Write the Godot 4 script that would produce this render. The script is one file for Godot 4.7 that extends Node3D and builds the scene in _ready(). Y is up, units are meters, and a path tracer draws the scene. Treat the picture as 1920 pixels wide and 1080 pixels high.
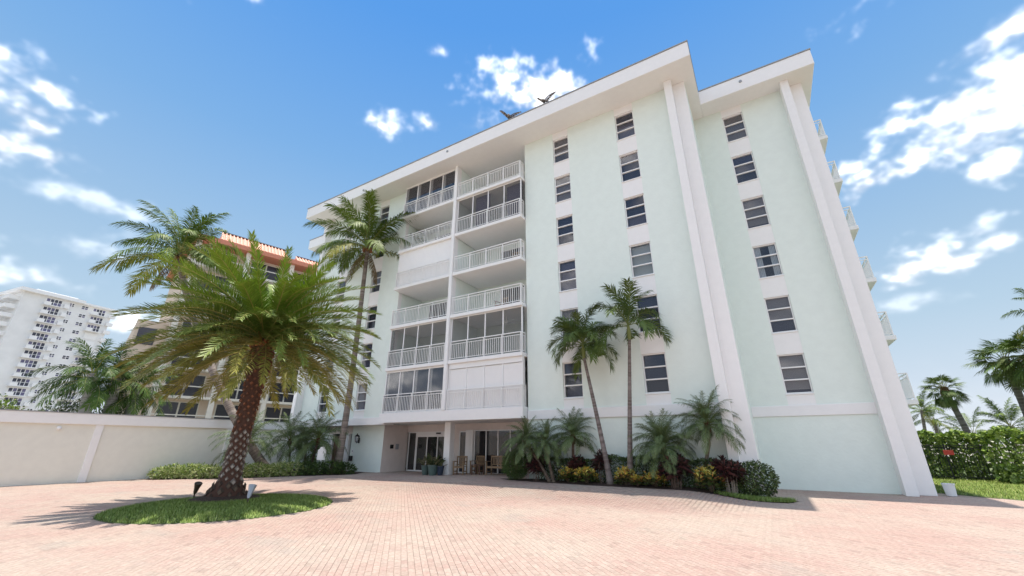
extends Node3D

# ---------------------------------------------------------------- mesh builder
class MB:
	var v := PackedVector3Array()
	var n := PackedVector3Array()
	var c := PackedColorArray()
	var col := Color(1, 1, 1)
	func tri(p0: Vector3, p1: Vector3, p2: Vector3, nn: Vector3) -> void:
		if (p1 - p0).cross(p2 - p0).dot(nn) > 0.0:
			v.push_back(p0); v.push_back(p2); v.push_back(p1)
		else:
			v.push_back(p0); v.push_back(p1); v.push_back(p2)
		n.push_back(nn); n.push_back(nn); n.push_back(nn)
		c.push_back(col); c.push_back(col); c.push_back(col)
	func face(p0: Vector3, p1: Vector3, p2: Vector3, p3: Vector3, nn: Vector3) -> void:
		tri(p0, p1, p2, nn)
		tri(p0, p2, p3, nn)
	func quad(p0: Vector3, p1: Vector3, p2: Vector3, p3: Vector3, out: Vector3) -> void:
		var nn := (p1 - p0).cross(p3 - p0).normalized()
		if nn.dot(out) < 0.0: nn = -nn
		face(p0, p1, p2, p3, nn)
	func smooth(p: Array, q: Array) -> void:   # quad with a normal per corner: p corners, q normals
		var idx := [0, 1, 2, 0, 2, 3]
		if (p[1] - p[0]).cross(p[2] - p[0]).dot(q[0] + q[1] + q[2]) > 0.0: idx = [0, 2, 1, 0, 3, 2]
		for i in idx:
			v.push_back(p[i]); n.push_back(q[i]); c.push_back(col)
	func obox(b: Basis, o: Vector3, h: Vector3) -> void:   # oriented box, half sizes h
		for a in 3:
			var A: Vector3 = b[a]
			var B: Vector3 = b[(a + 1) % 3] * h[(a + 1) % 3]
			var C: Vector3 = b[(a + 2) % 3] * h[(a + 2) % 3]
			for s: float in [-1.0, 1.0]:
				var m: Vector3 = o + A * h[a] * s
				face(m - B - C, m + B - C, m + B + C, m - B + C, A * s)
	func box(a: Vector3, b: Vector3) -> void:
		obox(Basis(), (a + b) * 0.5, (b - a).abs() * 0.5)
	func bbox(a: Vector3, b: Vector3, e: float) -> void:   # box with chamfered edges
		var o := (a + b) * 0.5
		var h := (b - a).abs() * 0.5
		e = minf(e, minf(h.x, minf(h.y, h.z)) * 0.9)
		var ax := [Vector3.RIGHT, Vector3.UP, Vector3.BACK]
		for i in 3:
			var j := (i + 1) % 3
			var k := (i + 2) % 3
			for s: float in [-1.0, 1.0]:
				var m: Vector3 = o + ax[i] * h[i] * s
				var B: Vector3 = ax[j] * (h[j] - e)
				var C: Vector3 = ax[k] * (h[k] - e)
				face(m - B - C, m + B - C, m + B + C, m - B + C, ax[i] * s)
				for t: float in [-1.0, 1.0]:   # edge between i and j
					var p0: Vector3 = o + ax[i] * h[i] * s + ax[j] * (h[j] - e) * t
					var p1: Vector3 = o + ax[i] * (h[i] - e) * s + ax[j] * h[j] * t
					face(p0 - C, p1 - C, p1 + C, p0 + C, (ax[i] * s + ax[j] * t).normalized())
					for w: float in [-1.0, 1.0]:
						if i == 0:
							var q: Vector3 = o + ax[0] * h[0] * s + ax[1] * (h[1] - e) * t + ax[2] * (h[2] - e) * w
							var q1: Vector3 = o + ax[0] * (h[0] - e) * s + ax[1] * h[1] * t + ax[2] * (h[2] - e) * w
							var q2: Vector3 = o + ax[0] * (h[0] - e) * s + ax[1] * (h[1] - e) * t + ax[2] * h[2] * w
							tri(q, q1, q2, (ax[0] * s + ax[1] * t + ax[2] * w).normalized())
	func bar(p: Vector3, q: Vector3, w: float, hh: float) -> void:   # straight bar from p to q
		var d := (q - p).normalized()
		var up := Vector3.UP if absf(d.y) < 0.9 else Vector3.BACK
		var s := d.cross(up).normalized()
		obox(Basis(s, s.cross(d), d), (p + q) * 0.5, Vector3(w * 0.5, hh * 0.5, p.distance_to(q) * 0.5))
	func tube(pts: Array, rad: Array, sides := 8, cap := true) -> void:
		var rings := []
		var norms := []
		var ref := Vector3(0.31, 0.12, 0.94).normalized()
		for i in pts.size():
			var t: Vector3 = (pts[mini(i + 1, pts.size() - 1)] - pts[maxi(i - 1, 0)]).normalized()
			var s := t.cross(ref).normalized()
			var u := s.cross(t)
			ref = -s.cross(t) if false else ref
			var r := []
			var m := []
			for k in sides:
				var a := TAU * k / sides
				var d := s * cos(a) + u * sin(a)
				r.append(pts[i] + d * rad[i]); m.append(d)
			rings.append(r); norms.append(m)
		for i in pts.size() - 1:
			for k in sides:
				var k2 := (k + 1) % sides
				smooth([rings[i][k], rings[i][k2], rings[i + 1][k2], rings[i + 1][k]], [norms[i][k], norms[i][k2], norms[i + 1][k2], norms[i + 1][k]])
		if cap:
			for e in [0, pts.size() - 1]:
				var nn: Vector3 = (pts[1] - pts[0]).normalized() * -1.0 if e == 0 else (pts[e] - pts[e - 1]).normalized()
				for k in range(1, sides - 1): tri(rings[e][0], rings[e][k], rings[e][k + 1], nn)
	func lathe(o: Vector3, prof: Array, sides := 16) -> void:   # prof: [radius, height] pairs
		for i in prof.size() - 1:
			var dr: float = prof[i + 1][0] - prof[i][0]
			var dh: float = prof[i + 1][1] - prof[i][1]
			for k in sides:
				var P := []
				var Q := []
				for e in [[0, k], [0, k + 1], [1, k + 1], [1, k]]:
					var a: float = TAU * e[1] / sides
					var d := Vector3(cos(a), 0, sin(a))
					P.append(o + d * prof[i + e[0]][0] + Vector3.UP * prof[i + e[0]][1])
					Q.append((d * dh - Vector3.UP * dr).normalized())
				smooth(P, Q)
	func leaf(b: Vector3, d: Vector3, up: Vector3, L: float, w: float, fold := 0.25, droop := 0.0) -> void:
		var s := d.cross(up)
		if s.length_squared() < 0.0001: s = d.cross(Vector3.RIGHT)
		s = s.normalized()
		var u := s.cross(d).normalized()
		var m := b + d * L * 0.5
		var t := b + (d * L + Vector3.DOWN * droop * L)
		var l := m - s * w * 0.5 + u * w * fold
		var r := m + s * w * 0.5 + u * w * fold
		quadn(b, l, t, u); quadn(b, r, t, u)
	func quadn(a: Vector3, b: Vector3, cc: Vector3, u: Vector3) -> void:
		var nn := (b - a).cross(cc - a).normalized()
		if nn.dot(u) < 0.0: nn = -nn
		tri(a, b, cc, nn)
	func mesh() -> ArrayMesh:
		var a := []
		a.resize(Mesh.ARRAY_MAX)
		a[Mesh.ARRAY_VERTEX] = v
		a[Mesh.ARRAY_NORMAL] = n
		a[Mesh.ARRAY_COLOR] = c
		var m := ArrayMesh.new()
		m.add_surface_from_arrays(Mesh.PRIMITIVE_TRIANGLES, a)
		return m

# ---------------------------------------------------------------- naming and tagging
var used := {}
func numbered(called: String) -> String:
	used[called] = used.get(called, -1) + 1
	return called if used[called] == 0 else "%s_%03d" % [called, used[called]]
func tag(o: Node, label: String, category := "", group := "", kind := "") -> Node:
	if label: o.set_meta("label", label)
	if category: o.set_meta("category", category)
	if group: o.set_meta("group", group)
	if kind: o.set_meta("kind", kind)
	return o
func thing(called: String, label: String, category: String, at := Vector3.ZERO, turn := 0.0, group := "") -> Node3D:
	var o := Node3D.new()
	o.name = numbered(called)
	add_child(o)
	o.position = at
	o.rotation.y = turn
	tag(o, label, category, group)
	return o
func part(called: String, m: Mesh, ma: Material, parent: Node, at := Vector3.ZERO) -> MeshInstance3D:
	var o := MeshInstance3D.new()
	o.name = called
	o.mesh = m
	o.material_override = ma
	o.position = at
	parent.add_child(o, true)
	return o
func solo(called: String, m: Mesh, ma: Material, label: String, category: String, group := "", kind := "") -> MeshInstance3D:
	var o := part(numbered(called), m, ma, self)
	tag(o, label, category, group, kind)
	return o
func setting(called: String, m: Mesh, ma: Material) -> MeshInstance3D:
	var o := part(called, m, ma, self)
	o.set_meta("kind", "structure")
	return o
func boxpart(called: String, a: Vector3, b: Vector3, ma: Material, parent: Node, e := 0.0) -> MeshInstance3D:
	var m := MB.new()
	if e > 0.0: m.bbox(a, b, e)
	else: m.box(a, b)
	return part(called, m.mesh(), ma, parent)

# ---------------------------------------------------------------- materials
var M := {}
func noise_tex(freq: float, lo: Color, hi: Color, size := 512, seed_ := 1, as_n := false, bump := 4.0, oct := 5) -> NoiseTexture2D:
	var f := FastNoiseLite.new()
	f.noise_type = FastNoiseLite.TYPE_SIMPLEX_SMOOTH
	f.seed = seed_
	f.frequency = freq
	f.fractal_octaves = oct
	var t := NoiseTexture2D.new()
	t.width = size; t.height = size
	t.seamless = true
	t.noise = f
	if as_n:
		t.as_normal_map = true
		t.bump_strength = bump
	else:
		var g := Gradient.new()
		g.set_color(0, lo); g.set_color(1, hi)
		t.color_ramp = g
	return t
func lin(r: float, g: float, b: float) -> Color:
	return Color(r, g, b).linear_to_srgb()
func mat(col: Color, rough := 0.8, metal := 0.0) -> StandardMaterial3D:
	var m := StandardMaterial3D.new()
	m.albedo_color = col
	m.roughness = rough
	m.metallic = metal
	return m
func grain(m: StandardMaterial3D, freq: float, dark: float, scale: float, seed_ := 1, bump := 0.0, nscale := 1.0) -> StandardMaterial3D:
	m.albedo_texture = noise_tex(freq, Color(dark, dark, dark), Color(1, 1, 1), 512, seed_)
	m.uv1_triplanar = true
	m.uv1_world_triplanar = true
	m.uv1_scale = Vector3.ONE * scale
	if bump > 0.0:
		m.normal_enabled = true
		m.normal_texture = noise_tex(freq * 3.0, Color.BLACK, Color.WHITE, 512, seed_ + 7, true, bump)
		m.normal_scale = nscale
	return m
func vmat(rough := 0.7, back := 0.0) -> StandardMaterial3D:
	var m := StandardMaterial3D.new()
	m.vertex_color_use_as_albedo = true
	m.roughness = rough
	if back > 0.0:
		m.backlight_enabled = true
		m.backlight = lin(0.20 * back, 0.26 * back, 0.05 * back)
	return m
func glass(tint: Color, alpha: float) -> StandardMaterial3D:
	var m := mat(Color(tint.r, tint.g, tint.b, alpha), 0.03)
	m.transparency = BaseMaterial3D.TRANSPARENCY_ALPHA
	m.metallic_specular = 1.0
	return m
func make_materials() -> void:
	M.white = grain(mat(lin(0.87, 0.86, 0.85), 0.75), 0.012, 0.985, 0.35, 3, 1.2, 0.15)
	M.green = grain(mat(lin(0.785, 0.858, 0.805), 0.82), 0.012, 0.98, 0.3, 5, 2.0, 0.18)
	M.trim = mat(lin(0.85, 0.845, 0.84), 0.45)
	M.rail = mat(lin(0.84, 0.835, 0.82), 0.4)
	M.flash = mat(lin(0.33, 0.34, 0.35), 0.5, 0.3)
	M.dark = mat(lin(0.018, 0.017, 0.02), 0.6)
	M.black = mat(lin(0.012, 0.012, 0.013), 0.45, 0.2)
	M.glass = glass(lin(0.03, 0.035, 0.055), 0.3)
	M.garage = grain(mat(lin(0.80, 0.785, 0.705), 0.85), 0.012, 0.97, 0.3, 61)  # green paint with the warm bounce off the paving put into its colour
	M.shade_pale = mat(lin(0.32, 0.30, 0.31), 0.85)
	M.darkglass = glass(lin(0.015, 0.015, 0.02), 0.72)
	M.screen = mat(lin(0.10, 0.095, 0.10), 0.9)
	M.screen.transparency = BaseMaterial3D.TRANSPARENCY_ALPHA
	M.screen.albedo_color.a = 0.42
	M.blind_a = mat(lin(0.105, 0.105, 0.165), 0.8)
	M.blind_b = mat(lin(0.045, 0.048, 0.09), 0.8)
	M.blind_c = mat(lin(0.45, 0.50, 0.50), 0.8)
	M.interior_dark = mat(lin(0.014, 0.015, 0.032), 0.8)  # near-black standing in for unlit interiors behind glass
	M.curtain = mat(lin(0.55, 0.62, 0.68), 0.9)
	M.cream = grain(mat(lin(0.74, 0.70, 0.62), 0.85), 0.012, 0.95, 0.3, 9)
	M.blush = grain(mat(lin(0.78, 0.70, 0.66), 0.8), 0.012, 0.96, 0.3, 15)
	M.wood = grain(mat(lin(0.36, 0.24, 0.14), 0.65), 0.02, 0.7, 2.0, 11)
	M.wood.uv1_scale = Vector3(6, 1, 6)
	M.brownwood = mat(lin(0.12, 0.06, 0.04), 0.6)
	M.celadon = grain(mat(lin(0.15, 0.23, 0.21), 0.3), 0.03, 0.6, 1.5, 51)
	M.foliage = vmat(0.5, 0.7)
	M.palmleaf = vmat(0.45, 0.35)
	M.foliage.metallic_specular = 0.3
	M.palmleaf.metallic_specular = 0.35
	M.gloss = vmat(0.38, 0.5)
	M.bark = vmat(0.9)
	M.palmbark = vmat(0.92)
	M.palmbark.albedo_texture = noise_tex(0.03, Color(0.55, 0.55, 0.55), Color(1, 1, 1), 512, 21)
	M.palmbark.uv1_triplanar = true
	M.palmbark.uv1_world_triplanar = true
	M.palmbark.uv1_scale = Vector3(1.2, 5.0, 1.2)
	M.mulch = grain(mat(lin(0.10, 0.055, 0.04), 0.95), 0.05, 0.4, 1.2, 31, 6.0, 1.0)
	M.turf = grain(mat(lin(0.12, 0.18, 0.045), 0.95), 0.03, 0.55, 0.7, 33, 5.0, 1.0)
	M.sand = grain(mat(lin(0.40, 0.30, 0.24), 0.95), 0.03, 0.75, 0.7, 35)
	M.paver = vmat(0.85)
	M.paver.albedo_texture = noise_tex(0.02, Color(0.86, 0.85, 0.84), Color(1, 1, 1), 512, 37)
	M.paver.uv1_triplanar = true
	M.paver.uv1_world_triplanar = true
	M.paver.uv1_scale = Vector3.ONE * 1.3
	M.land = grain(mat(lin(0.36, 0.335, 0.27), 0.95), 0.01, 0.6, 0.05, 39)
	M.stuccofar = grain(mat(lin(0.86, 0.85, 0.835), 0.85), 0.01, 0.95, 0.05, 41)
	M.whitefar = mat(lin(0.87, 0.86, 0.85), 0.8)
	M.peach = grain(mat(lin(0.68, 0.56, 0.45), 0.85), 0.01, 0.95, 0.1, 43)
	M.rooforange = mat(lin(0.55, 0.21, 0.13), 0.75)
	M.tile = mat(lin(0.70, 0.30, 0.20), 0.7)
	M.ribtile = mat(lin(0.72, 0.44, 0.34), 0.7)
	M.red = mat(lin(0.62, 0.06, 0.04), 0.5)
	M.bronze = mat(lin(0.11, 0.085, 0.06), 0.45, 0.5)
	M.greymetal = mat(lin(0.32, 0.34, 0.38), 0.4, 0.4)
	M.pail = mat(lin(0.72, 0.73, 0.74), 0.5)

# ---------------------------------------------------------------- camera maths (photo pixels 1920 x 1080 to rays)
var cam: Camera3D
const EYE := Vector3(0, 1.7, 0)
const FOCAL := 768.0
func ray(x: float, y: float) -> Vector3:
	return cam.transform.basis * Vector3(x - 960.0, 540.0 - y, -FOCAL)
func gnd(x: float, y: float, h := 0.0) -> Vector3:
	var r := ray(x, y)
	return EYE + r * ((h - EYE.y) / r.y)
func far(x: float, y: float, d: float) -> Vector3:   # point at horizontal distance d
	var r := ray(x, y)
	return EYE + r * (d / Vector2(r.x, r.z).length())
func seen(p: Vector3) -> Vector2:
	var q := cam.transform.affine_inverse() * p
	if q.z > -0.3: return Vector2(-9999, -9999)
	return Vector2(960.0 + q.x / -q.z * FOCAL, 540.0 - q.y / -q.z * FOCAL)
# the drive rises gently towards the entrance front
func lift(x: float, z: float) -> float:
	var w := smoothstep(-0.4, -3.2, x)
	var top := lerpf(0.13, 0.2, smoothstep(-17.0, -12.5, x))
	return top * w * smoothstep(-12.3, -16.9, z)

# ---------------------------------------------------------------- sky
func make_sky() -> Sky:
	var W := 2048
	var Hh := 1024
	var f := FastNoiseLite.new()
	f.noise_type = FastNoiseLite.TYPE_SIMPLEX_SMOOTH
	f.seed = 12
	f.frequency = 2.6
	f.fractal_octaves = 6
	f.fractal_gain = 0.55
	var g := FastNoiseLite.new()
	g.noise_type = FastNoiseLite.TYPE_SIMPLEX_SMOOTH
	g.seed = 77
	g.frequency = 7.0
	g.fractal_octaves = 4
	# cloud banks: direction, half widths in degrees, strength
	var banks := []
	for b in [[45, 215, 6.0, 5.2, 1.0], [150, 300, 2.0, 1.0, 0.35], [180, 470, 7.0, 2.6, 0.3], [60, 525, 9.0, 2.0, 0.45], [190, 385, 6.0, 1.6, 0.35], [225, 600, 4.0, 2.5, 0.7],
			[1010, 170, 9.0, 4.5, 0.8], [900, 230, 5.0, 3.0, 0.6], [720, 232, 3.4, 2.2, 0.55], [805, 232, 2.4, 1.2, 0.5], [820, 95, 2.0, 1.1, 0.4],
			[1840, 210, 7.0, 5.0, 0.97], [1870, 65, 6.5, 2.0, 0.7], [1640, 335, 6.5, 2.8, 0.95], [1870, 310, 2.2, 1.8, 0.7], [1760, 490, 8.5, 2.4, 0.9],
			[1840, 436, 2.0, 1.2, 0.5], [1700, 570, 7.0, 1.2, 0.3], [1850, 740, 12.0, 4.0, 0.12]]:
		banks.append([ray(b[0], b[1]).normalized(), b[2], b[3], b[4]])
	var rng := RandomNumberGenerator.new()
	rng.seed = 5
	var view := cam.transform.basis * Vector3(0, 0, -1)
	for i in 900:  # extra banks out of view, added to brighten the shaded facade
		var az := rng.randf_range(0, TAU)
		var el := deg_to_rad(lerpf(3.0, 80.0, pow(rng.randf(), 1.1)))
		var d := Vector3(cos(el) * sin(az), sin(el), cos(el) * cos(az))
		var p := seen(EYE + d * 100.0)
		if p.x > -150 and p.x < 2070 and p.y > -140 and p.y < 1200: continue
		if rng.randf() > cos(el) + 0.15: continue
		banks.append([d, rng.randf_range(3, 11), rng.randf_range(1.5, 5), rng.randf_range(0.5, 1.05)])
	# sort the banks into 16 x 16 pixel cells so that each pixel tests only near ones
	var cells := []
	cells.resize(128 * 64)
	var frames := []
	for b in banks:
		var d: Vector3 = b[0]
		var east := Vector3(-d.z, 0, d.x).normalized()
		var north := east.cross(d)
		if north.y < 0: north = -north
		frames.append([d, east, north, deg_to_rad(b[1]), deg_to_rad(b[2]), b[3], cos(deg_to_rad(maxf(b[1], b[2]) * 1.75 + 2.5))])
	for cy in 64:
		for cx in 128:
			var near := []
			if cy < 34:
				var th := (cy + 0.5) / 64.0 * PI
				var ph := (cx + 0.5) / 128.0 * TAU
				var d := Vector3(sin(ph) * sin(th), cos(th), -cos(ph) * sin(th))
				for b in frames:
					if d.dot(b[0]) > b[6]: near.append(b)
			cells[cy * 128 + cx] = near
	# display colour of the clear sky by sine of the elevation, at the exposure used
	var stops := [[-0.05, Vector3(0.84, 0.88, 0.94)], [0.0, Vector3(0.84, 0.88, 0.94)], [0.10, Vector3(0.64, 0.75, 0.87)], [0.22, Vector3(0.49, 0.66, 0.82)], [0.38, Vector3(0.36, 0.56, 0.80)], [0.58, Vector3(0.215, 0.45, 0.81)], [0.80, Vector3(0.11, 0.35, 0.83)], [1.01, Vector3(0.09, 0.31, 0.80)]]
	for k in stops: k[1] = k[1] / 1.64
	var data := PackedFloat32Array()
	data.resize(W * Hh * 3)
	var at := 0
	for y in Hh:
		var th := (y + 0.5) / Hh * PI
		var dy := cos(th)
		var sy := sin(th)
		var base := Vector3(0.40, 0.34, 0.29)
		if dy > -0.05:
			for k in stops.size() - 1:
				if dy >= stops[k][0] and dy <= stops[k + 1][0]:
					base = stops[k][1].lerp(stops[k + 1][1], (dy - stops[k][0]) / (stops[k + 1][0] - stops[k][0]))
		for x in W:
			var colr := base
			var near: Array = cells[(y >> 4) * 128 + (x >> 4)]
			if dy > -0.05 and near.size() > 0:
				var ph := (x + 0.5) / W * TAU
				var d := Vector3(sin(ph) * sy, dy, -cos(ph) * sy)
				var den := 0.0
				var low := 0.0
				var nz := 99.0
				for b in near:
					var c: float = d.dot(b[0])
					if c < 0.9: continue
					var px_: float = d.dot(b[1]) / b[3]
					var py_: float = d.dot(b[2]) / b[4]
					if py_ < 0.0: py_ *= 1.35
					var e := 1.0 - sqrt(px_ * px_ + py_ * py_)
					if e < -0.7: continue
					if nz > 50.0:
						nz = f.get_noise_3d(d.x * 2.0, d.y * 3.4, d.z * 2.0) * 1.15 + g.get_noise_3d(d.x * 3.0, d.y * 4.0, d.z * 3.0) * 0.5
					var q: float = clampf((e * 0.95 + nz * 1.05 - 0.02) * 1.0, 0.0, 1.0) * minf(b[5], 1.0)
					if q > den:
						den = q
						low = clampf(-py_ * 0.5 + 0.1, 0.0, 1.0)
				if den > 0.0:
					var dd := pow(den * den * (3.0 - 2.0 * den), 1.35)
					var lit := clampf(0.62 + nz * 0.9 + g.get_noise_3d(d.x * 6.0, d.y * 9.0, d.z * 6.0) * 0.7 - low * 0.9, 0.0, 1.0)
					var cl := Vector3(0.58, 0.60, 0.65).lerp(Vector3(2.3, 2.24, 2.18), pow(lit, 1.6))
					colr = base.lerp(cl, dd * 0.93)
			data[at] = colr.x; data[at + 1] = colr.y; data[at + 2] = colr.z
			at += 3
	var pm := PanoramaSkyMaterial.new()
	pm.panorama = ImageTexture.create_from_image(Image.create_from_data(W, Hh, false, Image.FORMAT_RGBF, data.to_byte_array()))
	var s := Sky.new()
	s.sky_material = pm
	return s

# ---------------------------------------------------------------- building the apartment house
const ZM := -18.2
const ZW := -21.4
const SOFFIT := 19.15
const STOREY := 2.658
var pickets := 0
var spare: MB
func floor_y(k: int) -> float:   # top of the slab of storey k (1..6)
	return 3.40 + STOREY * (k - 1)
func window_unit(bld: Node3D, x0: float, x1: float, y0: float, z: float, look: int) -> void:
	var h := 1.67
	var fr := MB.new()
	var w := 0.05
	fr.bbox(Vector3(x0, y0, z - 0.10), Vector3(x0 + w, y0 + h, z), 0.006)
	fr.bbox(Vector3(x1 - w, y0, z - 0.10), Vector3(x1, y0 + h, z), 0.006)
	fr.bbox(Vector3(x0 + w, y0, z - 0.10), Vector3(x1 - w, y0 + w, z), 0.006)
	fr.bbox(Vector3(x0 + w, y0 + h - w, z - 0.10), Vector3(x1 - w, y0 + h, z), 0.006)
	var ph := (h - 2 * w) / 3.0
	for k in [1, 2]:
		fr.bbox(Vector3(x0 + w, y0 + w + ph * k - 0.028, z - 0.09), Vector3(x1 - w, y0 + w + ph * k + 0.028, z + 0.012), 0.006)
	var win := part("window", fr.mesh(), M.trim, bld)
	boxpart("sill", Vector3(x0 - 0.03, y0 - 0.05, z - 0.05), Vector3(x1 + 0.03, y0 - 0.002, z + 0.10), M.trim, win, 0.008)
	for k in 3:
		var pm := MB.new()
		var ya := y0 + w + ph * k + 0.028
		var tilt := 0.010 * float((k * 7 + look * 3) % 3 - 1)
		pm.quad(Vector3(x0 + w, ya, z - 0.05 + tilt), Vector3(x1 - w, ya, z - 0.05 + tilt), Vector3(x1 - w, ya + ph - 0.056, z - 0.05 - tilt), Vector3(x0 + w, ya + ph - 0.056, z - 0.05 - tilt), Vector3.BACK)
		part("pane", pm.mesh(), M.glass, win)
	var room_panel: Material = [M.interior_dark, M.blind_b, M.blind_a, M.blind_c, M.interior_dark][look % 5]
	var rr := fmod(absf(sin(x0 * 12.9 + y0 * 7.7)) * 437.5, 1.0)
	var cut := 0.0
	if look < 3 and rr > 0.35: cut = [0.3, 0.35, 0.65, 0.95][int(rr * 97.0) % 4]
	var ym := y0 + h - w - (h - 2 * w) * cut
	boxpart("room_panel", Vector3(x0 + w, y0 + w, z - 0.20), Vector3(x1 - w, y0 + h - w, z - 0.18), room_panel, win)  # thin panel; its dark tones stand in for the unlit interior
	if cut > 0.0:
		var bm := MB.new()
		var nb := int((y0 + h - w - ym) / 0.05)
		for k in nb:
			bm.quad(Vector3(x0 + w, y0 + h - w - k * 0.05, z - 0.135), Vector3(x1 - w, y0 + h - w - k * 0.05, z - 0.135), Vector3(x1 - w, y0 + h - w - (k + 1) * 0.05, z - 0.12), Vector3(x0 + w, y0 + h - w - (k + 1) * 0.05, z - 0.12), Vector3.BACK)
		part("blind", bm.mesh(), [M.blind_a, M.shade_pale, M.blind_b][int(rr * 31.0) % 3], win)
	if look == 4:
		var cu := MB.new()
		for s in [0, 1]:
			for j in 4:
				var xa := x0 + w + 0.01 + j * 0.065 if s == 0 else x1 - w - 0.01 - (j + 1) * 0.065
				cu.bbox(Vector3(xa, y0 + w, z - 0.148 + 0.012 * (j % 2)), Vector3(xa + 0.06, y0 + h - w, z - 0.12 + 0.012 * (j % 2)), 0.02)
		part("curtain", cu.mesh(), M.curtain, win)
func window_column(bld: Node3D, x0: float, x1: float, z: float, looks: Array) -> void:
	var prev := 3.23
	for k in range(1, 7):
		var y0 := 3.71 + STOREY * (k - 1)
		boxpart("spandrel", Vector3(x0, prev, z - 0.28), Vector3(x1, y0 - 0.052 if k > 0 else y0, z - 0.015), M.white, bld)
		window_unit(bld, x0 + 0.004, x1 - 0.004, y0, z - 0.075, looks[6 - k])
		prev = y0 + 1.67
	boxpart("spandrel", Vector3(x0, prev, z - 0.28), Vector3(x1, SOFFIT, z - 0.015), M.white, bld)
func picket(parent: Node, p: Vector3, h: float) -> void:
	if pickets < 300:
		pickets += 1
		part("picket", M.picket_mesh, M.rail, parent, p)
	else:
		spare.box(p + Vector3(-0.011, 0, -0.011), p + Vector3(0.011, h, 0.011))
func railing(bld: Node3D, a: Vector3, b: Vector3, posts: int) -> Node3D:
	# straight guard rail from a to b (floor level), 1.06 m high
	var m := MB.new()
	var d := (b - a).normalized()
	var L := a.distance_to(b)
	m.bar(a + Vector3.UP * 1.04, b + Vector3.UP * 1.04, 0.05, 0.045)
	m.bar(a + Vector3.UP * 0.90, b + Vector3.UP * 0.90, 0.03, 0.03)
	m.bar(a + Vector3.UP * 0.09, b + Vector3.UP * 0.09, 0.03, 0.03)
	for i in posts + 1:
		var p := a + d * (0.022 + (L - 0.044) * i / posts)
		m.box(p + Vector3(-0.02, 0.0, -0.02), p + Vector3(0.02, 1.02, 0.02))
	var r := part("railing", m.mesh(), M.rail, bld)
	var n := int(L / 0.125)
	for i in range(1, n):
		var t := L * i / n
		picket(r, a + d * t + Vector3.UP * 0.105, 0.78)
	return r
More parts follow.
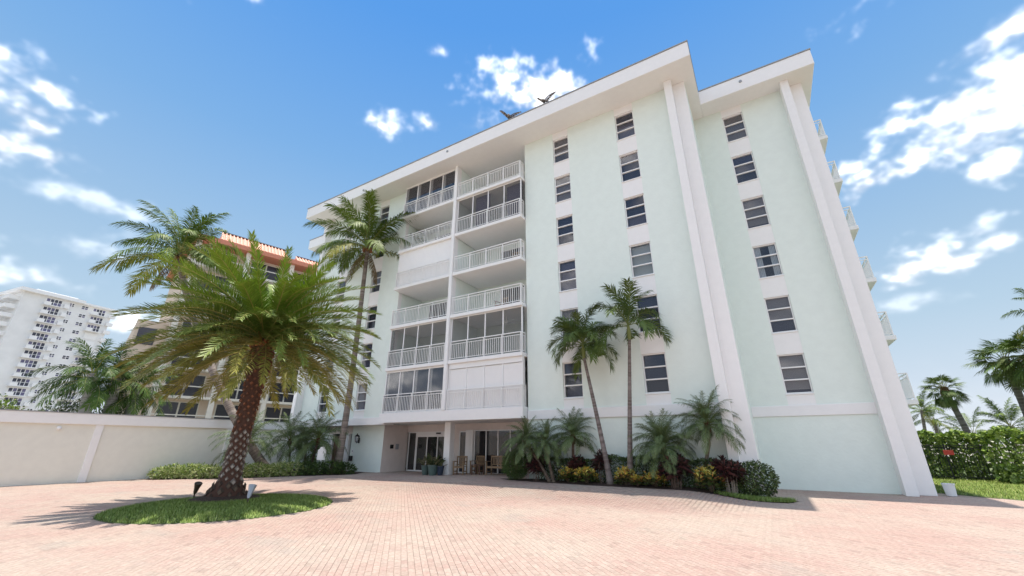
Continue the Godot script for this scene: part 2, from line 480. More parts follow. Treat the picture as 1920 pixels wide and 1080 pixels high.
func balcony(bld: Node3D, x0: float, x1: float, k: int, kind: String, right_end: bool) -> void:
	var fy := floor_y(k)
	var cy := floor_y(k + 1) - 0.2 if k < 6 else SOFFIT
	var zf := -17.7
	if k > 1:
		boxpart("balcony_slab", Vector3(x0, fy - 0.2, -20.45), Vector3(x1, fy, zf), M.white, bld, 0.015)
	railing(bld, Vector3(x0 + 0.06, fy, zf - 0.06), Vector3(x1 - 0.06, fy, zf - 0.06), 4)
	var ex := x1 - 0.06 if right_end else x0 + 0.06
	railing(bld, Vector3(ex, fy, zf - 0.10), Vector3(ex, fy, ZM + 0.02), 1)
	var z := zf - 0.14
	var n := 4
	var sp := (x1 - x0 - 0.12) / n
	if kind == "open":
		# sliding door in the back wall
		var dx := x0 + (x1 - x0) * (0.55 if right_end else 0.35)
		var fr := MB.new()
		var zb := -20.45
		for xx in [dx - 0.9, dx - 0.03, dx + 0.84]: fr.box(Vector3(xx, fy, zb), Vector3(xx + 0.06, fy + 2.1, zb + 0.06))
		fr.box(Vector3(dx - 0.84, fy + 2.04, zb + 0.001), Vector3(dx + 0.84, fy + 2.1, zb + 0.055))
		var dr := part("sliding_door", fr.mesh(), M.trim, bld)
		boxpart("pane", Vector3(dx - 0.84, fy + 0.01, zb + 0.005), Vector3(dx - 0.03, fy + 2.04, zb + 0.02), M.darkglass, dr)
		boxpart("pane", Vector3(dx + 0.03, fy + 0.01, zb + 0.022), Vector3(dx + 0.84, fy + 2.04, zb + 0.037), M.darkglass, dr)
		boxpart("dark_backing", Vector3(dx - 0.84, fy + 0.01, zb + 0.001), Vector3(dx + 0.84, fy + 2.04, zb + 0.004), M.interior_dark, dr)  # dark sheet on the solid wall, painted as the unlit interior
		return
	var fm := MB.new()
	for i in n + 1:
		var xx := x0 + 0.06 + sp * i
		fm.box(Vector3(xx - 0.03, fy, z - 0.06), Vector3(xx + 0.03, cy, z))
	if kind == "windows":
		for i in n:
			var xa := x0 + 0.06 + sp * i
			fm.box(Vector3(xa + 0.03, cy - 0.10, z - 0.055), Vector3(xa + sp - 0.03, cy, z - 0.005))
			fm.box(Vector3(xa + 0.03, fy, z - 0.055), Vector3(xa + sp - 0.03, fy + 0.1, z - 0.005))
			fm.box(Vector3(xa + 0.03, fy + 0.1, z - 0.12), Vector3(xa + 0.20, cy - 0.1, z - 0.06))
		var wf := part("balcony_window", fm.mesh(), M.trim, bld)
		for i in n:
			var xa := x0 + 0.06 + sp * i
			boxpart("pane", Vector3(xa + 0.03, fy + 0.1, z - 0.045), Vector3(xa + sp - 0.03, cy - 0.1, z - 0.035), M.glass, wf)
			boxpart("shade", Vector3(xa + 0.205, fy + 0.1, z - 0.10), Vector3(xa + sp - 0.03, cy - 0.1, z - 0.09), M.interior_dark if k == 6 else M.blind_b, wf)
	elif kind == "screen":
		fm.box(Vector3(x0 + 0.03, cy - 0.05, z - 0.05), Vector3(x1 - 0.03, cy, z - 0.01))
		var sf := part("balcony_screen", fm.mesh(), M.trim, bld)
		for i in n:
			var xa := x0 + 0.06 + sp * i
			sheet("mesh_panel", Vector3(xa + 0.03, fy, z - 0.03), Vector3(xa + sp - 0.03, cy - 0.05, z - 0.03), M.screen, sf)
			if k == 5 and i % 2 == 1:
				boxpart("shade", Vector3(xa + 0.035, fy + 0.3, z - 0.30), Vector3(xa + sp - 0.035, cy - 0.06, z - 0.29), M.blind_a, sf)
		if k == 2 and right_end:
			var fn := MB.new()
			var o := Vector3((x0 + x1) * 0.5 + 0.6, cy, -19.1)
			fn.tube([o, o - Vector3(0, 0.25, 0)], [0.02, 0.02], 8)
			fn.lathe(o - Vector3(0, 0.42, 0), [[0.0, 0.0], [0.09, 0.02], [0.12, 0.09], [0.08, 0.17], [0.0, 0.18]], 14)
			var fan := part("ceiling_fan", fn.mesh(), M.trim, bld)
			for q in 5:
				var bm := MB.new()
				var a := TAU * q / 5 + 0.3
				var dd := Vector3(cos(a), 0, sin(a))
				bm.bar(o - Vector3(0, 0.33, 0) + dd * 0.1, o - Vector3(0, 0.33, 0) + dd * 0.65, 0.13, 0.012)
				part("blade", bm.mesh(), M.trim, fan)
	elif kind == "roller":
		fm.box(Vector3(x0 + 0.03, cy - 0.28, z - 0.10), Vector3(x1 - 0.03, cy, z + 0.02))
		var rf := part("roller_shutter", fm.mesh(), M.trim, bld)
		for i in n:
			var xa := x0 + 0.06 + sp * i
			var cm := MB.new()
			var rows := int((cy - 0.28 - fy) / 0.06)
			for r in rows:
				cm.bbox(Vector3(xa + 0.032, fy + r * 0.06, z - 0.045), Vector3(xa + sp - 0.032, fy + r * 0.06 + 0.0585, z - 0.03), 0.004)
			part("shutter_curtain", cm.mesh(), M.white, rf)
	elif kind == "accordion":
		var am := MB.new()
		var cnt := int((x1 - x0 - 0.1) / 0.11)
		var st := (x1 - x0 - 0.1) / cnt
		for i in cnt:
			var xa := x0 + 0.05 + st * i
			am.quad(Vector3(xa, fy, z), Vector3(xa + st * 0.5, fy, z - 0.022), Vector3(xa + st * 0.5, cy, z - 0.022), Vector3(xa, cy, z), Vector3.BACK)
			am.quad(Vector3(xa + st * 0.5, fy, z - 0.022), Vector3(xa + st, fy, z), Vector3(xa + st, cy, z), Vector3(xa + st * 0.5, cy, z - 0.022), Vector3.BACK)
		part("accordion_shutter", am.mesh(), M.white, bld)
	# enclosed end towards the wall
	if kind != "accordion":
		var em := MB.new()
		var zz0 := ZM + 0.02
		if kind == "roller": em.box(Vector3(ex - 0.05, fy, zz0), Vector3(ex - 0.03, cy, z - 0.06))
		else: em.box(Vector3(ex - 0.035, fy, zz0), Vector3(ex - 0.025, cy, z - 0.06))
		part("end_panel", em.mesh(), M.white if kind == "roller" else M.screen, bld)
func apartment_building() -> Node3D:
	var b := thing("apartment_building", "pale green and white seven-storey condominium with flat overhanging roof and stacked balconies", "building")
	var pk := MB.new()
	pk.box(Vector3(-0.011, 0, -0.011), Vector3(0.011, 0.78, 0.011))
	M.picket_mesh = pk.mesh()
	spare = MB.new()
	var rng := RandomNumberGenerator.new()
	rng.seed = 44
	# --- roof
	boxpart("roof", Vector3(-29.85, SOFFIT, -38), Vector3(-0.05, 20.05, -16.7), M.white, b, 0.02)
	boxpart("roof", Vector3(-0.049, SOFFIT, -38), Vector3(5.12, 20.05, -20.3), M.white, b, 0.02)
	boxpart("roof", Vector3(-34.85, SOFFIT, -38), Vector3(-29.851, 20.05, -20.3), M.white, b, 0.02)
	var fl := MB.new()
	fl.box(Vector3(-29.88, 20.051, -16.9), Vector3(-0.02, 20.10, -16.66))
	fl.box(Vector3(-0.22, 20.051, -20.26), Vector3(-0.02, 20.10, -16.901))
	fl.box(Vector3(-0.019, 20.051, -20.5), Vector3(5.15, 20.10, -20.26))
	fl.box(Vector3(4.95, 20.051, -37), Vector3(5.15, 20.10, -20.501))
	fl.box(Vector3(-34.88, 20.051, -20.5), Vector3(-29.89, 20.10, -20.26))
	part("flashing", fl.mesh(), M.flash, b)
	for q in [[839, 284, -16.7], [1388, 153, -20.3], [682, 357, -16.7]]:
		var r := ray(q[0], q[1])
		var p: Vector3 = EYE + r * (q[2] / r.z)
		var sm := MB.new()
		sm.tube([p, p + Vector3(0, 0, 0.05)], [0.075, 0.075], 14)
		part("scupper", sm.mesh(), M.flash, b)
	# --- walls of the main front
	var cols := [[-26.43, -25.42], [-22.63, -21.65], [-8.05, -7.07], [-4.28, -3.27]]
	for w in [[-28.2, -26.43], [-25.42, -22.63], [-21.65, -19.7], [-9.95, -8.05], [-7.07, -4.28], [-3.27, -1.5]]:
		boxpart("wall_panel", Vector3(w[0], 3.23, ZM - 0.3), Vector3(w[1], SOFFIT, ZM), M.green, b)
	var looks := [[0, 1, 0, 2, 0, 1], [1, 0, 2, 0, 1, 2], [0, 1, 0, 2, 0, 1], [2, 1, 2, 3, 1, 0], [2, 1, 2, 4, 1, 1]]
	for i in 4: window_column(b, cols[i][0], cols[i][1], ZM, looks[i])
	for x in [-1.5, -28.56]:
		boxpart("pier", Vector3(x, 0, ZM - 0.2), Vector3(x + 0.36, SOFFIT, -17.67), M.white, b, 0.012)
	boxpart("end_pier", Vector3(-1.139, 0, ZM - 0.1), Vector3(-0.572, SOFFIT, ZM + 0.03), M.white, b, 0.01)
	boxpart("end_pier", Vector3(-29.13, 0, ZM - 0.1), Vector3(-28.561, SOFFIT, ZM + 0.03), M.white, b, 0.01)
	boxpart("return_wall", Vector3(-1.13, 0, -22), Vector3(-0.57, SOFFIT, ZM - 0.101), M.green, b)
	boxpart("return_wall", Vector3(-29.13, 0, -22), Vector3(-28.6, SOFFIT, ZM - 0.101), M.green, b)
	# bands above the ground floor
	boxpart("band", Vector3(-9.949, 2.8, ZM - 0.3), Vector3(-1.501, 3.229, ZM + 0.08), M.white, b, 0.01)
	boxpart("band", Vector3(-28.199, 2.8, ZM - 0.7), Vector3(-19.73, 3.229, ZM + 0.08), M.white, b, 0.01)
	boxpart("canopy", Vector3(-19.72, 2.86, -21.2), Vector3(-9.98, 3.40, -17.7), M.white, b, 0.012)
	# upper body behind the balconies and windows
	boxpart("back_wall", Vector3(-28.5, 3.3, -37), Vector3(-1.131, SOFFIT, -20.451), M.green, b)
	for x in [-19.7, -9.95]:
		var s := -1.0 if x < -15 else 1.0
		boxpart("recess_wall", Vector3(x, 3.4, -20.45), Vector3(x + 0.2 * s, SOFFIT, ZM - 0.301), M.green, b)
		boxpart("recess_trim", Vector3(x, 3.401, ZM - 0.3), Vector3(x + 0.012 * -s, SOFFIT, ZM - 0.01), M.white, b)
	boxpart("divider", Vector3(-14.98, 3.401, -18.1), Vector3(-14.76, SOFFIT, -17.66), M.white, b, 0.01)
	boxpart("divider_wall", Vector3(-14.96, 3.401, -20.45), Vector3(-14.78, SOFFIT, -18.101), M.green, b)
	# --- balconies, lowest storey first
	var left := ["windows", "screen", "open", "accordion", "open", "windows"]
	var right := ["roller", "screen", "open", "open", "screen", "open"]
	for k in range(1, 7):
		balcony(b, -14.755, -10.0, k, right[k - 1], true)
		balcony(b, -19.66, -14.985, k, left[k - 1], false)
	# --- wing on the right
	for w in [[-0.57, 0.83], [1.82, 3.65]]:
		boxpart("wall_panel", Vector3(w[0], 3.23, ZW - 0.3), Vector3(w[1], SOFFIT, ZW), M.green, b)
	window_column(b, 0.83, 1.82, ZW, looks[4])
	boxpart("band", Vector3(-0.569, 2.8, ZW - 0.3), Vector3(3.649, 3.229, ZW + 0.06), M.white, b, 0.01)
	boxpart("ground_floor_wall", Vector3(-0.57, 0, ZW - 0.3), Vector3(3.65, 2.799, ZW), M.green, b)
	boxpart("pier", Vector3(3.65, 0, ZW - 0.2), Vector3(4.0, SOFFIT, -20.76), M.white, b, 0.012)
	boxpart("end_pier", Vector3(4.001, 0, ZW - 0.4), Vector3(4.6, SOFFIT, ZW + 0.05), M.white, b, 0.01)
	boxpart("back_wall", Vector3(-1.13, 0, -37), Vector3(4.59, SOFFIT, ZW - 0.401), M.green, b)
	boxpart("end_wall", Vector3(-34.4, 0, -37), Vector3(-28.61, SOFFIT, ZW - 0.1), M.green, b)
	# balconies on the end wall of the wing
	for k in range(1, 7):
		var fy := floor_y(k)
		boxpart("balcony_slab", Vector3(4.601, fy - 0.2, -27.2), Vector3(5.3, fy, -22.95), M.white, b, 0.015)
		railing(b, Vector3(4.64, fy, -23.0), Vector3(5.25, fy, -23.0), 1)
		railing(b, Vector3(5.25, fy, -23.05), Vector3(5.25, fy, -27.1), 3)
	# --- ground floor
	boxpart("ground_floor_wall", Vector3(-9.95, 0, ZM - 0.3), Vector3(-1.5, 2.799, ZM), M.green, b)
	boxpart("ground_floor_wall", Vector3(-10.1, 0, -21.5), Vector3(-9.951, 2.859, ZM - 0.02), M.blush, b)
	boxpart("ground_floor_wall", Vector3(-28.5, 0, -19.2), Vector3(-25.75, 2.799, -18.9), M.green, b)
	boxpart("ground_floor_wall", Vector3(-23.35, 0, -19.2), Vector3(-20.46, 2.799, -18.9), M.green, b)
	boxpart("entrance_wall", Vector3(-20.56, 0, -21.0), Vector3(-20.459, 2.859, -18.9), M.blush, b)
	boxpart("passage_lintel", Vector3(-25.74, 2.35, -19.1), Vector3(-23.36, 2.799, -18.95), M.blush, b)
	for x in [-25.68, -24.05]:
		boxpart("passage_post", Vector3(x, 0, -19.08), Vector3(x + 0.42, 2.349, -18.88), M.white, b, 0.01)
	boxpart("passage_door", Vector3(-25.2, 0, -19.06), Vector3(-24.1, 2.2, -19.0), M.brownwood, b)
	boxpart("passage_wall", Vector3(-28.5, 0, -24), Vector3(-23.0, 2.79, -23.9), M.green, b)
	boxpart("lobby_ceiling", Vector3(-28.5, 3.23, -37), Vector3(-1.14, 3.29, -21.2), M.white, b)
	# entrance wall with sliding doors and lobby glazing
	var ze := -20.9
	var zt := 2.859
	boxpart("entrance_wall", Vector3(-20.45, 2.45, ze - 0.2), Vector3(-15.25, zt, ze), M.blush, b)
	boxpart("entrance_wall", Vector3(-15.25, 2.5, ze - 0.2), Vector3(-10.11, zt, ze), M.blush, b)
	boxpart("entrance_wall", Vector3(-16.95, 0, ze - 0.2), Vector3(-16.2, 2.449, ze), M.blush, b)
	boxpart("entrance_wall", Vector3(-15.62, 0, ze - 0.2), Vector3(-15.1, 2.499, ze + 0.12), M.white, b)
	glazing(b, "side_light", -20.3, -19.62, 0.13, 2.44, ze, 1)
	boxpart("door_header", Vector3(-19.60, 2.2, ze - 0.19), Vector3(-16.951, 2.449, ze + 0.03), M.white, b, 0.01)
	glazing(b, "sliding_door", -19.58, -16.97, 0.13, 2.195, ze + 0.02, 3)
	boxpart("door_sensor", Vector3(-17.95, 2.30, ze + 0.031), Vector3(-17.6, 2.38, ze + 0.09), M.black, b, 0.01)
	glazing(b, "side_light", -16.18, -15.64, 0.13, 2.44, ze, 1)
	glazing(b, "lobby_window", -15.08, -10.12, 0.13, 2.49, ze, 6)
	boxpart("lobby_wall", Vector3(-20.5, 0, -23.1), Vector3(-10.1, 3.2, -23.0), M.interior_dark, b)
	boxpart("column", Vector3(-15.78, 0, -19.42), Vector3(-15.36, 2.859, -19.0), M.white, b, 0.015)
	# door entry panels on the side wall
	boxpart("intercom", Vector3(-20.458, 1.45, -19.75), Vector3(-20.40, 1.68, -19.5), M.black, b, 0.01)
	boxpart("notice_panel", Vector3(-20.458, 1.40, -20.2), Vector3(-20.41, 1.72, -19.95), M.greymetal, b, 0.01)
	if spare.v.size() > 0:
		var o := part("pickets", spare.mesh(), M.rail, b)
		o.set_meta("kind", "stuff")
	return b
func glazing(b: Node3D, called: String, x0: float, x1: float, y0: float, y1: float, z: float, n: int) -> void:
	var fm := MB.new()
	var st := (x1 - x0 - 0.06) / n
	for i in n + 1: fm.box(Vector3(x0 + st * i, y0, z - 0.08), Vector3(x0 + st * i + 0.06, y1, z))
	for i in n:
		fm.box(Vector3(x0 + st * i + 0.06, y1 - 0.06, z - 0.078), Vector3(x0 + st * (i + 1), y1, z - 0.003))
		fm.box(Vector3(x0 + st * i + 0.06, y0, z - 0.078), Vector3(x0 + st * (i + 1), y0 + 0.07, z - 0.003))
	var f := part(called, fm.mesh(), M.trim, b)
	for i in n:
		boxpart("pane", Vector3(x0 + st * i + 0.06, y0 + 0.07, z - 0.045), Vector3(x0 + st * (i + 1), y1 - 0.06, z - 0.035), M.darkglass, f)
func sheet(called: String, a: Vector3, b: Vector3, ma: Material, parent: Node) -> void:
	var m := MB.new()
	m.quad(a, Vector3(b.x, a.y, a.z), b, Vector3(a.x, b.y, b.z), Vector3.BACK)
	part(called, m.mesh(), ma, parent)
func garage() -> void:
	var g := thing("garage_block", "long low pale green garage with thick white flat roof edge", "garage")
	var X := -28.7
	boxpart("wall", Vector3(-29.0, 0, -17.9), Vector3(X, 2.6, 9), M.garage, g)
	boxpart("wall", Vector3(-40, 0, -18.1), Vector3(-29.01, 2.6, -17.91), M.green, g)
	boxpart("roof", Vector3(-40, 2.601, -17.95), Vector3(X + 0.12, 3.10, 9), M.white, g, 0.015)
	boxpart("flashing", Vector3(-29.2, 3.101, -17.95), Vector3(X + 0.15, 3.135, 9), M.flash, g)
	for z in [-8.1, -2.0, 4.1, -14.2]:
		boxpart("pier", Vector3(X - 0.02, 0, z), Vector3(X + 0.07, 2.599, z + 0.30), M.white, g, 0.01)
	var r := ray(110, 803)
	var p := EYE + r * ((X + 0.01) / r.x)
	var lm := MB.new()
	lm.lathe(Vector3(p.x + 0.05, p.y - 0.09, p.z), [[0.0, 0.0], [0.06, 0.02], [0.09, 0.07], [0.09, 0.12], [0.05, 0.17], [0.0, 0.18]], 14)
	part("wall_lamp", lm.mesh(), M.white, g)
func tower() -> void:
	var P0 := Vector3(-188.4, 0, -24.4)
	var t := Vector3(-0.146, 0, -0.989).normalized()
	var n := Vector3(0.989, 0, -0.146).normalized()
	var bs := Basis(t, Vector3.UP, n)
	var b := thing("tower_block", "tall off-white apartment tower with stacked dark windows and white balconies beyond the garage", "building", P0, 0.0)
	b.basis = bs   # local x along the face, z out of it
	var top := 46.6
	boxpart("wall", Vector3(0, 0, -16), Vector3(22.1, top - 1.0, 0), M.stuccofar, b)
	boxpart("roof", Vector3(-1.2, top - 1.0, -17), Vector3(14, top, 1.2), M.whitefar, b)
	boxpart("roof", Vector3(14.001, top - 1.1, -17), Vector3(23.4, top - 0.5, 0.8), M.whitefar, b)
	boxpart("parapet", Vector3(3, top + 0.001, -14), Vector3(13, top + 1.0, -2), M.whitefar, b)
	var gm := mat(lin(0.035, 0.035, 0.06), 0.15)
	var gm2 := mat(lin(0.13, 0.12, 0.22), 0.2)
	var rng := RandomNumberGenerator.new()
	rng.seed = 3
	var fl := 2.78
	for r in 16:
		var y := top - 3.6 - fl * r
		for g in [[5.2, 8.9, 4, 2.05], [10.7, 11.9, 2, 1.1], [13.8, 15.5, 2, 1.1], [16.9, 20.2, 4, 2.0]]:
			if g[0] > 16.0 and (r == 3 or r == 4):
				boxpart("shutter", Vector3(g[0], y, 0.05), Vector3(g[1], y + 2.05, 0.12), M.whitefar, b)
				continue
			var m := MB.new()
			var hh: float = g[3]
			var y0: float = y + (2.05 - hh)
			m.box(Vector3(g[0] - 0.08, y0 - 0.08, 0.002), Vector3(g[1] + 0.08, y0 + hh + 0.08, 0.05))
			var w := part("window", m.mesh(), M.whitefar, b)
			var cw: float = (g[1] - g[0]) / g[2]
			for i in int(g[2]):
				for j in 2:
					boxpart("pane", Vector3(g[0] + cw * i + 0.09, y0 + hh * 0.5 * j + 0.06, 0.055), Vector3(g[0] + cw * (i + 1) - 0.09, y0 + hh * 0.5 * (j + 1) - 0.06, 0.075), gm if rng.randf() < 0.6 else gm2, w)
			if g[2] == 4:
				var bm := MB.new()
				bm.box(Vector3(g[0] - 0.6, y - 0.35, 0.08), Vector3(g[1] + 0.1, y - 0.15, 1.4))
				bm.box(Vector3(g[0] - 0.6, y - 0.149, 1.3), Vector3(g[0] + 1.0, y + 0.75, 1.4))
				part("balcony", bm.mesh(), M.whitefar, b)
		var sm := MB.new()
		sm.box(Vector3(9.4, y - 0.1, 0.02), Vector3(10.6, y + 1.1, 1.0))
		part("balcony", sm.mesh(), M.whitefar, b)
		var em := MB.new()
		em.box(Vector3(21.2, y - 0.2, 0.02), Vector3(23.0, y + 0.9, 0.9))
		part("balcony", em.mesh(), M.whitefar, b)
		for q in [-5.5, -11.0]:
			var lm := MB.new()
			lm.box(Vector3(-2.4, y - 0.1, q), Vector3(-0.001, y + 1.1, q + 4.2))
			part("balcony", lm.mesh(), M.whitefar, b)
func orange_house() -> void:
	var P0 := Vector3(-52.2, 0, -17.4)
	var t := Vector3(0.242, 0, -0.97).normalized()
	var n := Vector3(0.97, 0, 0.242).normalized()
	var b := thing("tile_roof_building", "peach apartment block with orange tiled mansard roof beyond the palms", "building", P0)
	b.basis = Basis(t, Vector3.UP, n)
	var eave := 23.6
	boxpart("wall", Vector3(0, 0, -18), Vector3(26, eave, -1.6), M.peach, b)
	boxpart("side_wing", Vector3(-2.6, 0, -18), Vector3(-0.01, 14.2, -3.0), M.peach, b)
	boxpart("side_window", Vector3(-2.3, 11.6, -2.99), Vector3(-0.8, 13.4, -2.95), mat(lin(0.03, 0.03, 0.05), 0.2), b)
	var dk := mat(lin(0.03, 0.028, 0.04), 0.2)
	for k in 8:
		var y := 0.6 + 2.9 * k
		boxpart("balcony_slab", Vector3(0, y - 0.25, -1.599), Vector3(26, y, 0), M.cream, b)
		boxpart("parapet_rail", Vector3(0.1, y + 0.95, -0.12), Vector3(25.9, y + 1.05, -0.04), M.cream, b)
		for i in 5:
			var x := 1.0 + 5.0 * i
			var w := boxpart("window", Vector3(x - 0.05, y + 0.05, -1.598), Vector3(x + 3.45, y + 2.4, -1.55), M.cream, b)
			for j in 2:
				boxpart("pane", Vector3(x + 1.72 * j + 0.06, y + 0.12, -1.545), Vector3(x + 1.72 * j + 1.62, y + 2.32, -1.53), dk, w)
	for i in 6:
		boxpart("column", Vector3(0.26 + 5.0 * i - 0.25, 0, -0.45), Vector3(0.26 + 5.0 * i + 0.25, eave, -0.02), M.cream, b)
	boxpart("fascia", Vector3(-0.7, eave, -18.6), Vector3(26.6, eave + 0.55, 0.6), M.rooforange, b)
	for seg in [[2.0, 9.6, 3.0], [10.5, 18.0, 2.2]]:
		var m := MB.new()
		var y0 := eave + 0.551
		var y1: float = eave + 0.55 + seg[2] * 0.5
		m.quad(Vector3(seg[0], y0, 0.4), Vector3(seg[1], y0, 0.4), Vector3(seg[1] - 0.3, y1, -1.1), Vector3(seg[0] + 0.3, y1, -1.1), Vector3(0, 1, 1))
		m.quad(Vector3(seg[0], y0, -6), Vector3(seg[1], y0, -6), Vector3(seg[1] - 0.3, y1, -4.5), Vector3(seg[0] + 0.3, y1, -4.5), Vector3(0, 1, -1))
		m.quad(Vector3(seg[0], y0, 0.4), Vector3(seg[0], y0, -6), Vector3(seg[0] + 0.3, y1, -4.5), Vector3(seg[0] + 0.3, y1, -1.1), Vector3(-1, 0.5, 0))
		m.quad(Vector3(seg[1], y0, 0.4), Vector3(seg[1], y0, -6), Vector3(seg[1] - 0.3, y1, -4.5), Vector3(seg[1] - 0.3, y1, -1.1), Vector3(1, 0.5, 0))
		m.quad(Vector3(seg[0] + 0.3, y1, -1.1), Vector3(seg[1] - 0.3, y1, -1.1), Vector3(seg[1] - 0.3, y1, -4.5), Vector3(seg[0] + 0.3, y1, -4.5), Vector3.UP)
		var r := part("tile_roof", m.mesh(), M.tile, b)
		var cnt := int((seg[1] - seg[0]) / 0.42)
		for i in cnt:
			var x: float = lerpf(seg[0] + 0.15, seg[1] - 0.45, i / float(cnt))
			var rm := MB.new()
			rm.tube([Vector3(x, y0 + 0.03, 0.42), Vector3(x + 0.1, y1 + 0.03, -1.08)], [0.10, 0.10], 6)
			part("tile_rib", rm.mesh(), M.ribtile, r)
		boxpart("ridge", Vector3(seg[0] + 0.25, y1 + 0.04, -1.25), Vector3(seg[1] - 0.25, y1 + 0.18, -1.0), M.brownwood, r)

# ---------------------------------------------------------------- palms
func frond_mesh(o: Dictionary) -> ArrayMesh:
	# grows from the origin along +Z, up is +Y; gravity bends it down along its length
	var rng := RandomNumberGenerator.new()
	rng.seed = o.seed
	var m := MB.new()
	var N := 14
	var L: float = o.len
	var pts := [Vector3.ZERO]
	var tan := []
	var sway: float = o.get("sway", 0.0)
	for i in N + 1:
		var s := float(i) / N
		var a := deg_to_rad(o.e0 - o.bend * pow(s, o.get("pw", 1.3)))
		var d := Vector3(sway * s, sin(a), cos(a)).normalized()
		tan.append(d)
		if i < N: pts.append(pts[i] + d * L / N)
	var rad := []
	for i in N + 1: rad.append(lerpf(o.get("r0", 0.03), 0.004, pow(float(i) / N, 0.7)))
	var rc: Color = o.rachis
	m.col = rc
	m.tube(pts, rad, 4, false)
	var n: int = o.n
	var pet: float = o.pet
	var base: Color = o.col
	var tipc: Color = o.get("tipcol", base)
	for side: float in [-1.0, 1.0]:
		for k in n:
			var s := lerpf(pet, 0.995, (k + rng.randf_range(0.1, 0.9)) / n)
			var fi := s * N
			var i := mini(int(fi), N - 1)
			var p: Vector3 = pts[i].lerp(pts[i + 1], fi - i)
			var T: Vector3 = tan[i].lerp(tan[i + 1], fi - i).normalized()
			var U := T.cross(Vector3.RIGHT).normalized()
			if U.dot(Vector3(0, 1, 0)) < 0 and absf(T.y) < 0.95: U = -U
			var q := (s - pet) / (1.0 - pet)
			var fa := deg_to_rad(lerpf(o.fa0, o.fa1, q) + rng.randf_range(-9, 9))
			var va := deg_to_rad(o.va + rng.randf_range(-o.vr, o.vr))
			var S := (Vector3.RIGHT * side * cos(va) + U * sin(va)).normalized()
			var d := (T * cos(fa) + S * sin(fa)).normalized()
			var prof := minf(1.0, 0.45 + q * 2.2) * (1.0 if q < 0.7 else lerpf(1.0, o.get("tipf", 0.35), (q - 0.7) / 0.3))
			var ll: float = o.ll * prof * rng.randf_range(0.85, 1.1)
			var w: float = o.w * (0.7 + 0.3 * prof)
			var dr: float = o.droop * rng.randf_range(0.6, 1.4)
			var W := d.cross(U).normalized() * w * 0.5
			var d2 := (d + Vector3.DOWN * dr).normalized()
			var mid := p + d * ll * 0.45
			var tip := mid + d2 * ll * 0.55
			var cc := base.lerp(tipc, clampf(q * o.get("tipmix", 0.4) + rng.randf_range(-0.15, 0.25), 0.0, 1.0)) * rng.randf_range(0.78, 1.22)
			cc.a = 1.0
			m.col = cc
			var nn := d.cross(W).normalized()
			if nn.dot(U) < 0: nn = -nn
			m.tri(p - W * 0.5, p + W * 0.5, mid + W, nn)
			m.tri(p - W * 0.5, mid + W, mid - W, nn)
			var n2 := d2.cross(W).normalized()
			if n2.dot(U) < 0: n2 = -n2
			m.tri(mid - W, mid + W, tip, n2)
	return m.mesh()
func frond_set(classes: Array, o: Dictionary) -> Array:
	# one list of meshes per elevation class [e0, bend]
	var out := []
	for i in classes.size():
		var row := []
		for k in 2:
			var q := o.duplicate()
			q.e0 = classes[i][0]
			q.bend = classes[i][1]
			q.seed = int(o.seed) + i * 10 + k
			q.sway = 0.18 if k == 0 else -0.22
			if classes[i].size() > 2:
				q.col = classes[i][2]; q.tipcol = classes[i][3]
			row.append(frond_mesh(q))
		out.append(row)
	return out
func add_crown(p: Node3D, c: Vector3, fs: Array, n: int, seed_: int, spread: float, pw := 1.0, drop := 0.35, scl := 1.0, m: Material = null) -> void:
	var rng := RandomNumberGenerator.new()
	rng.seed = seed_
	var a0 := rng.randf() * TAU
	for i in n:
		var t := pow((i + 0.5) / n, pw)
		var cls := clampi(int(t * fs.size() + rng.randf_range(-0.3, 0.3)), 0, fs.size() - 1)
		var az := a0 + i * 2.39996 + rng.randf_range(-0.22, 0.22)
		var f := part("frond", fs[cls][rng.randi() % 2], m if m else M.foliage, p)
		var s := rng.randf_range(0.86, 1.08) * scl * (0.9 if t < 0.12 else 1.0)
		f.transform = Transform3D(Basis(Vector3.UP, az) * Basis(Vector3.BACK, rng.randf_range(-0.35, 0.35)) * Basis(Vector3.RIGHT, rng.randf_range(-0.1, 0.1)) * Basis.from_scale(Vector3.ONE * s), c + Vector3(sin(az), 0, cos(az)) * spread * (0.3 + 0.7 * t) - Vector3.UP * drop * t)
func bez(a: Vector3, b: Vector3, c: Vector3, d: Vector3, n: int) -> Array:
	var o := []
	for i in n + 1:
		var t := float(i) / n
		o.append(a.bezier_interpolate(b, c, d, t))
	return o
func ringed_trunk(pts: Array, r0: float, r1: float, base_flare: float, col: Color, dark: Color, seed_: int, step := 0.11) -> ArrayMesh:
	# slender trunk with leaf-scar rings
	var m := MB.new()
	var rng := RandomNumberGenerator.new()
	rng.seed = seed_
	var total := 0.0
	for i in pts.size() - 1: total += pts[i].distance_to(pts[i + 1])
	var k := int(total / step)
	var P := []
	var R := []
	for i in k + 1:
		var f := float(i) / k * (pts.size() - 1)
		var j := mini(int(f), pts.size() - 2)
		var p: Vector3 = pts[j].lerp(pts[j + 1], f - j)
		var s := float(i) / k
		var r := lerpf(r0, r1, s) + base_flare * exp(-s * total * 2.2)
		var tn: Vector3 = (pts[j + 1] - pts[j]).normalized()
		P.append(p); R.append(r * rng.randf_range(0.97, 1.02) * 1.03)
		P.append(p + tn * step * 0.35); R.append(r * 0.965)
	for i in P.size() - 1:
		var g := rng.randf_range(0.8, 1.15)
		m.col = (dark if i % 2 == 1 and rng.randf() < 0.6 else col) * g
		m.col.a = 1.0
		m.tube([P[i], P[i + 1]], [R[i], R[i + 1]], 10, i == P.size() - 2)
	return m.mesh()
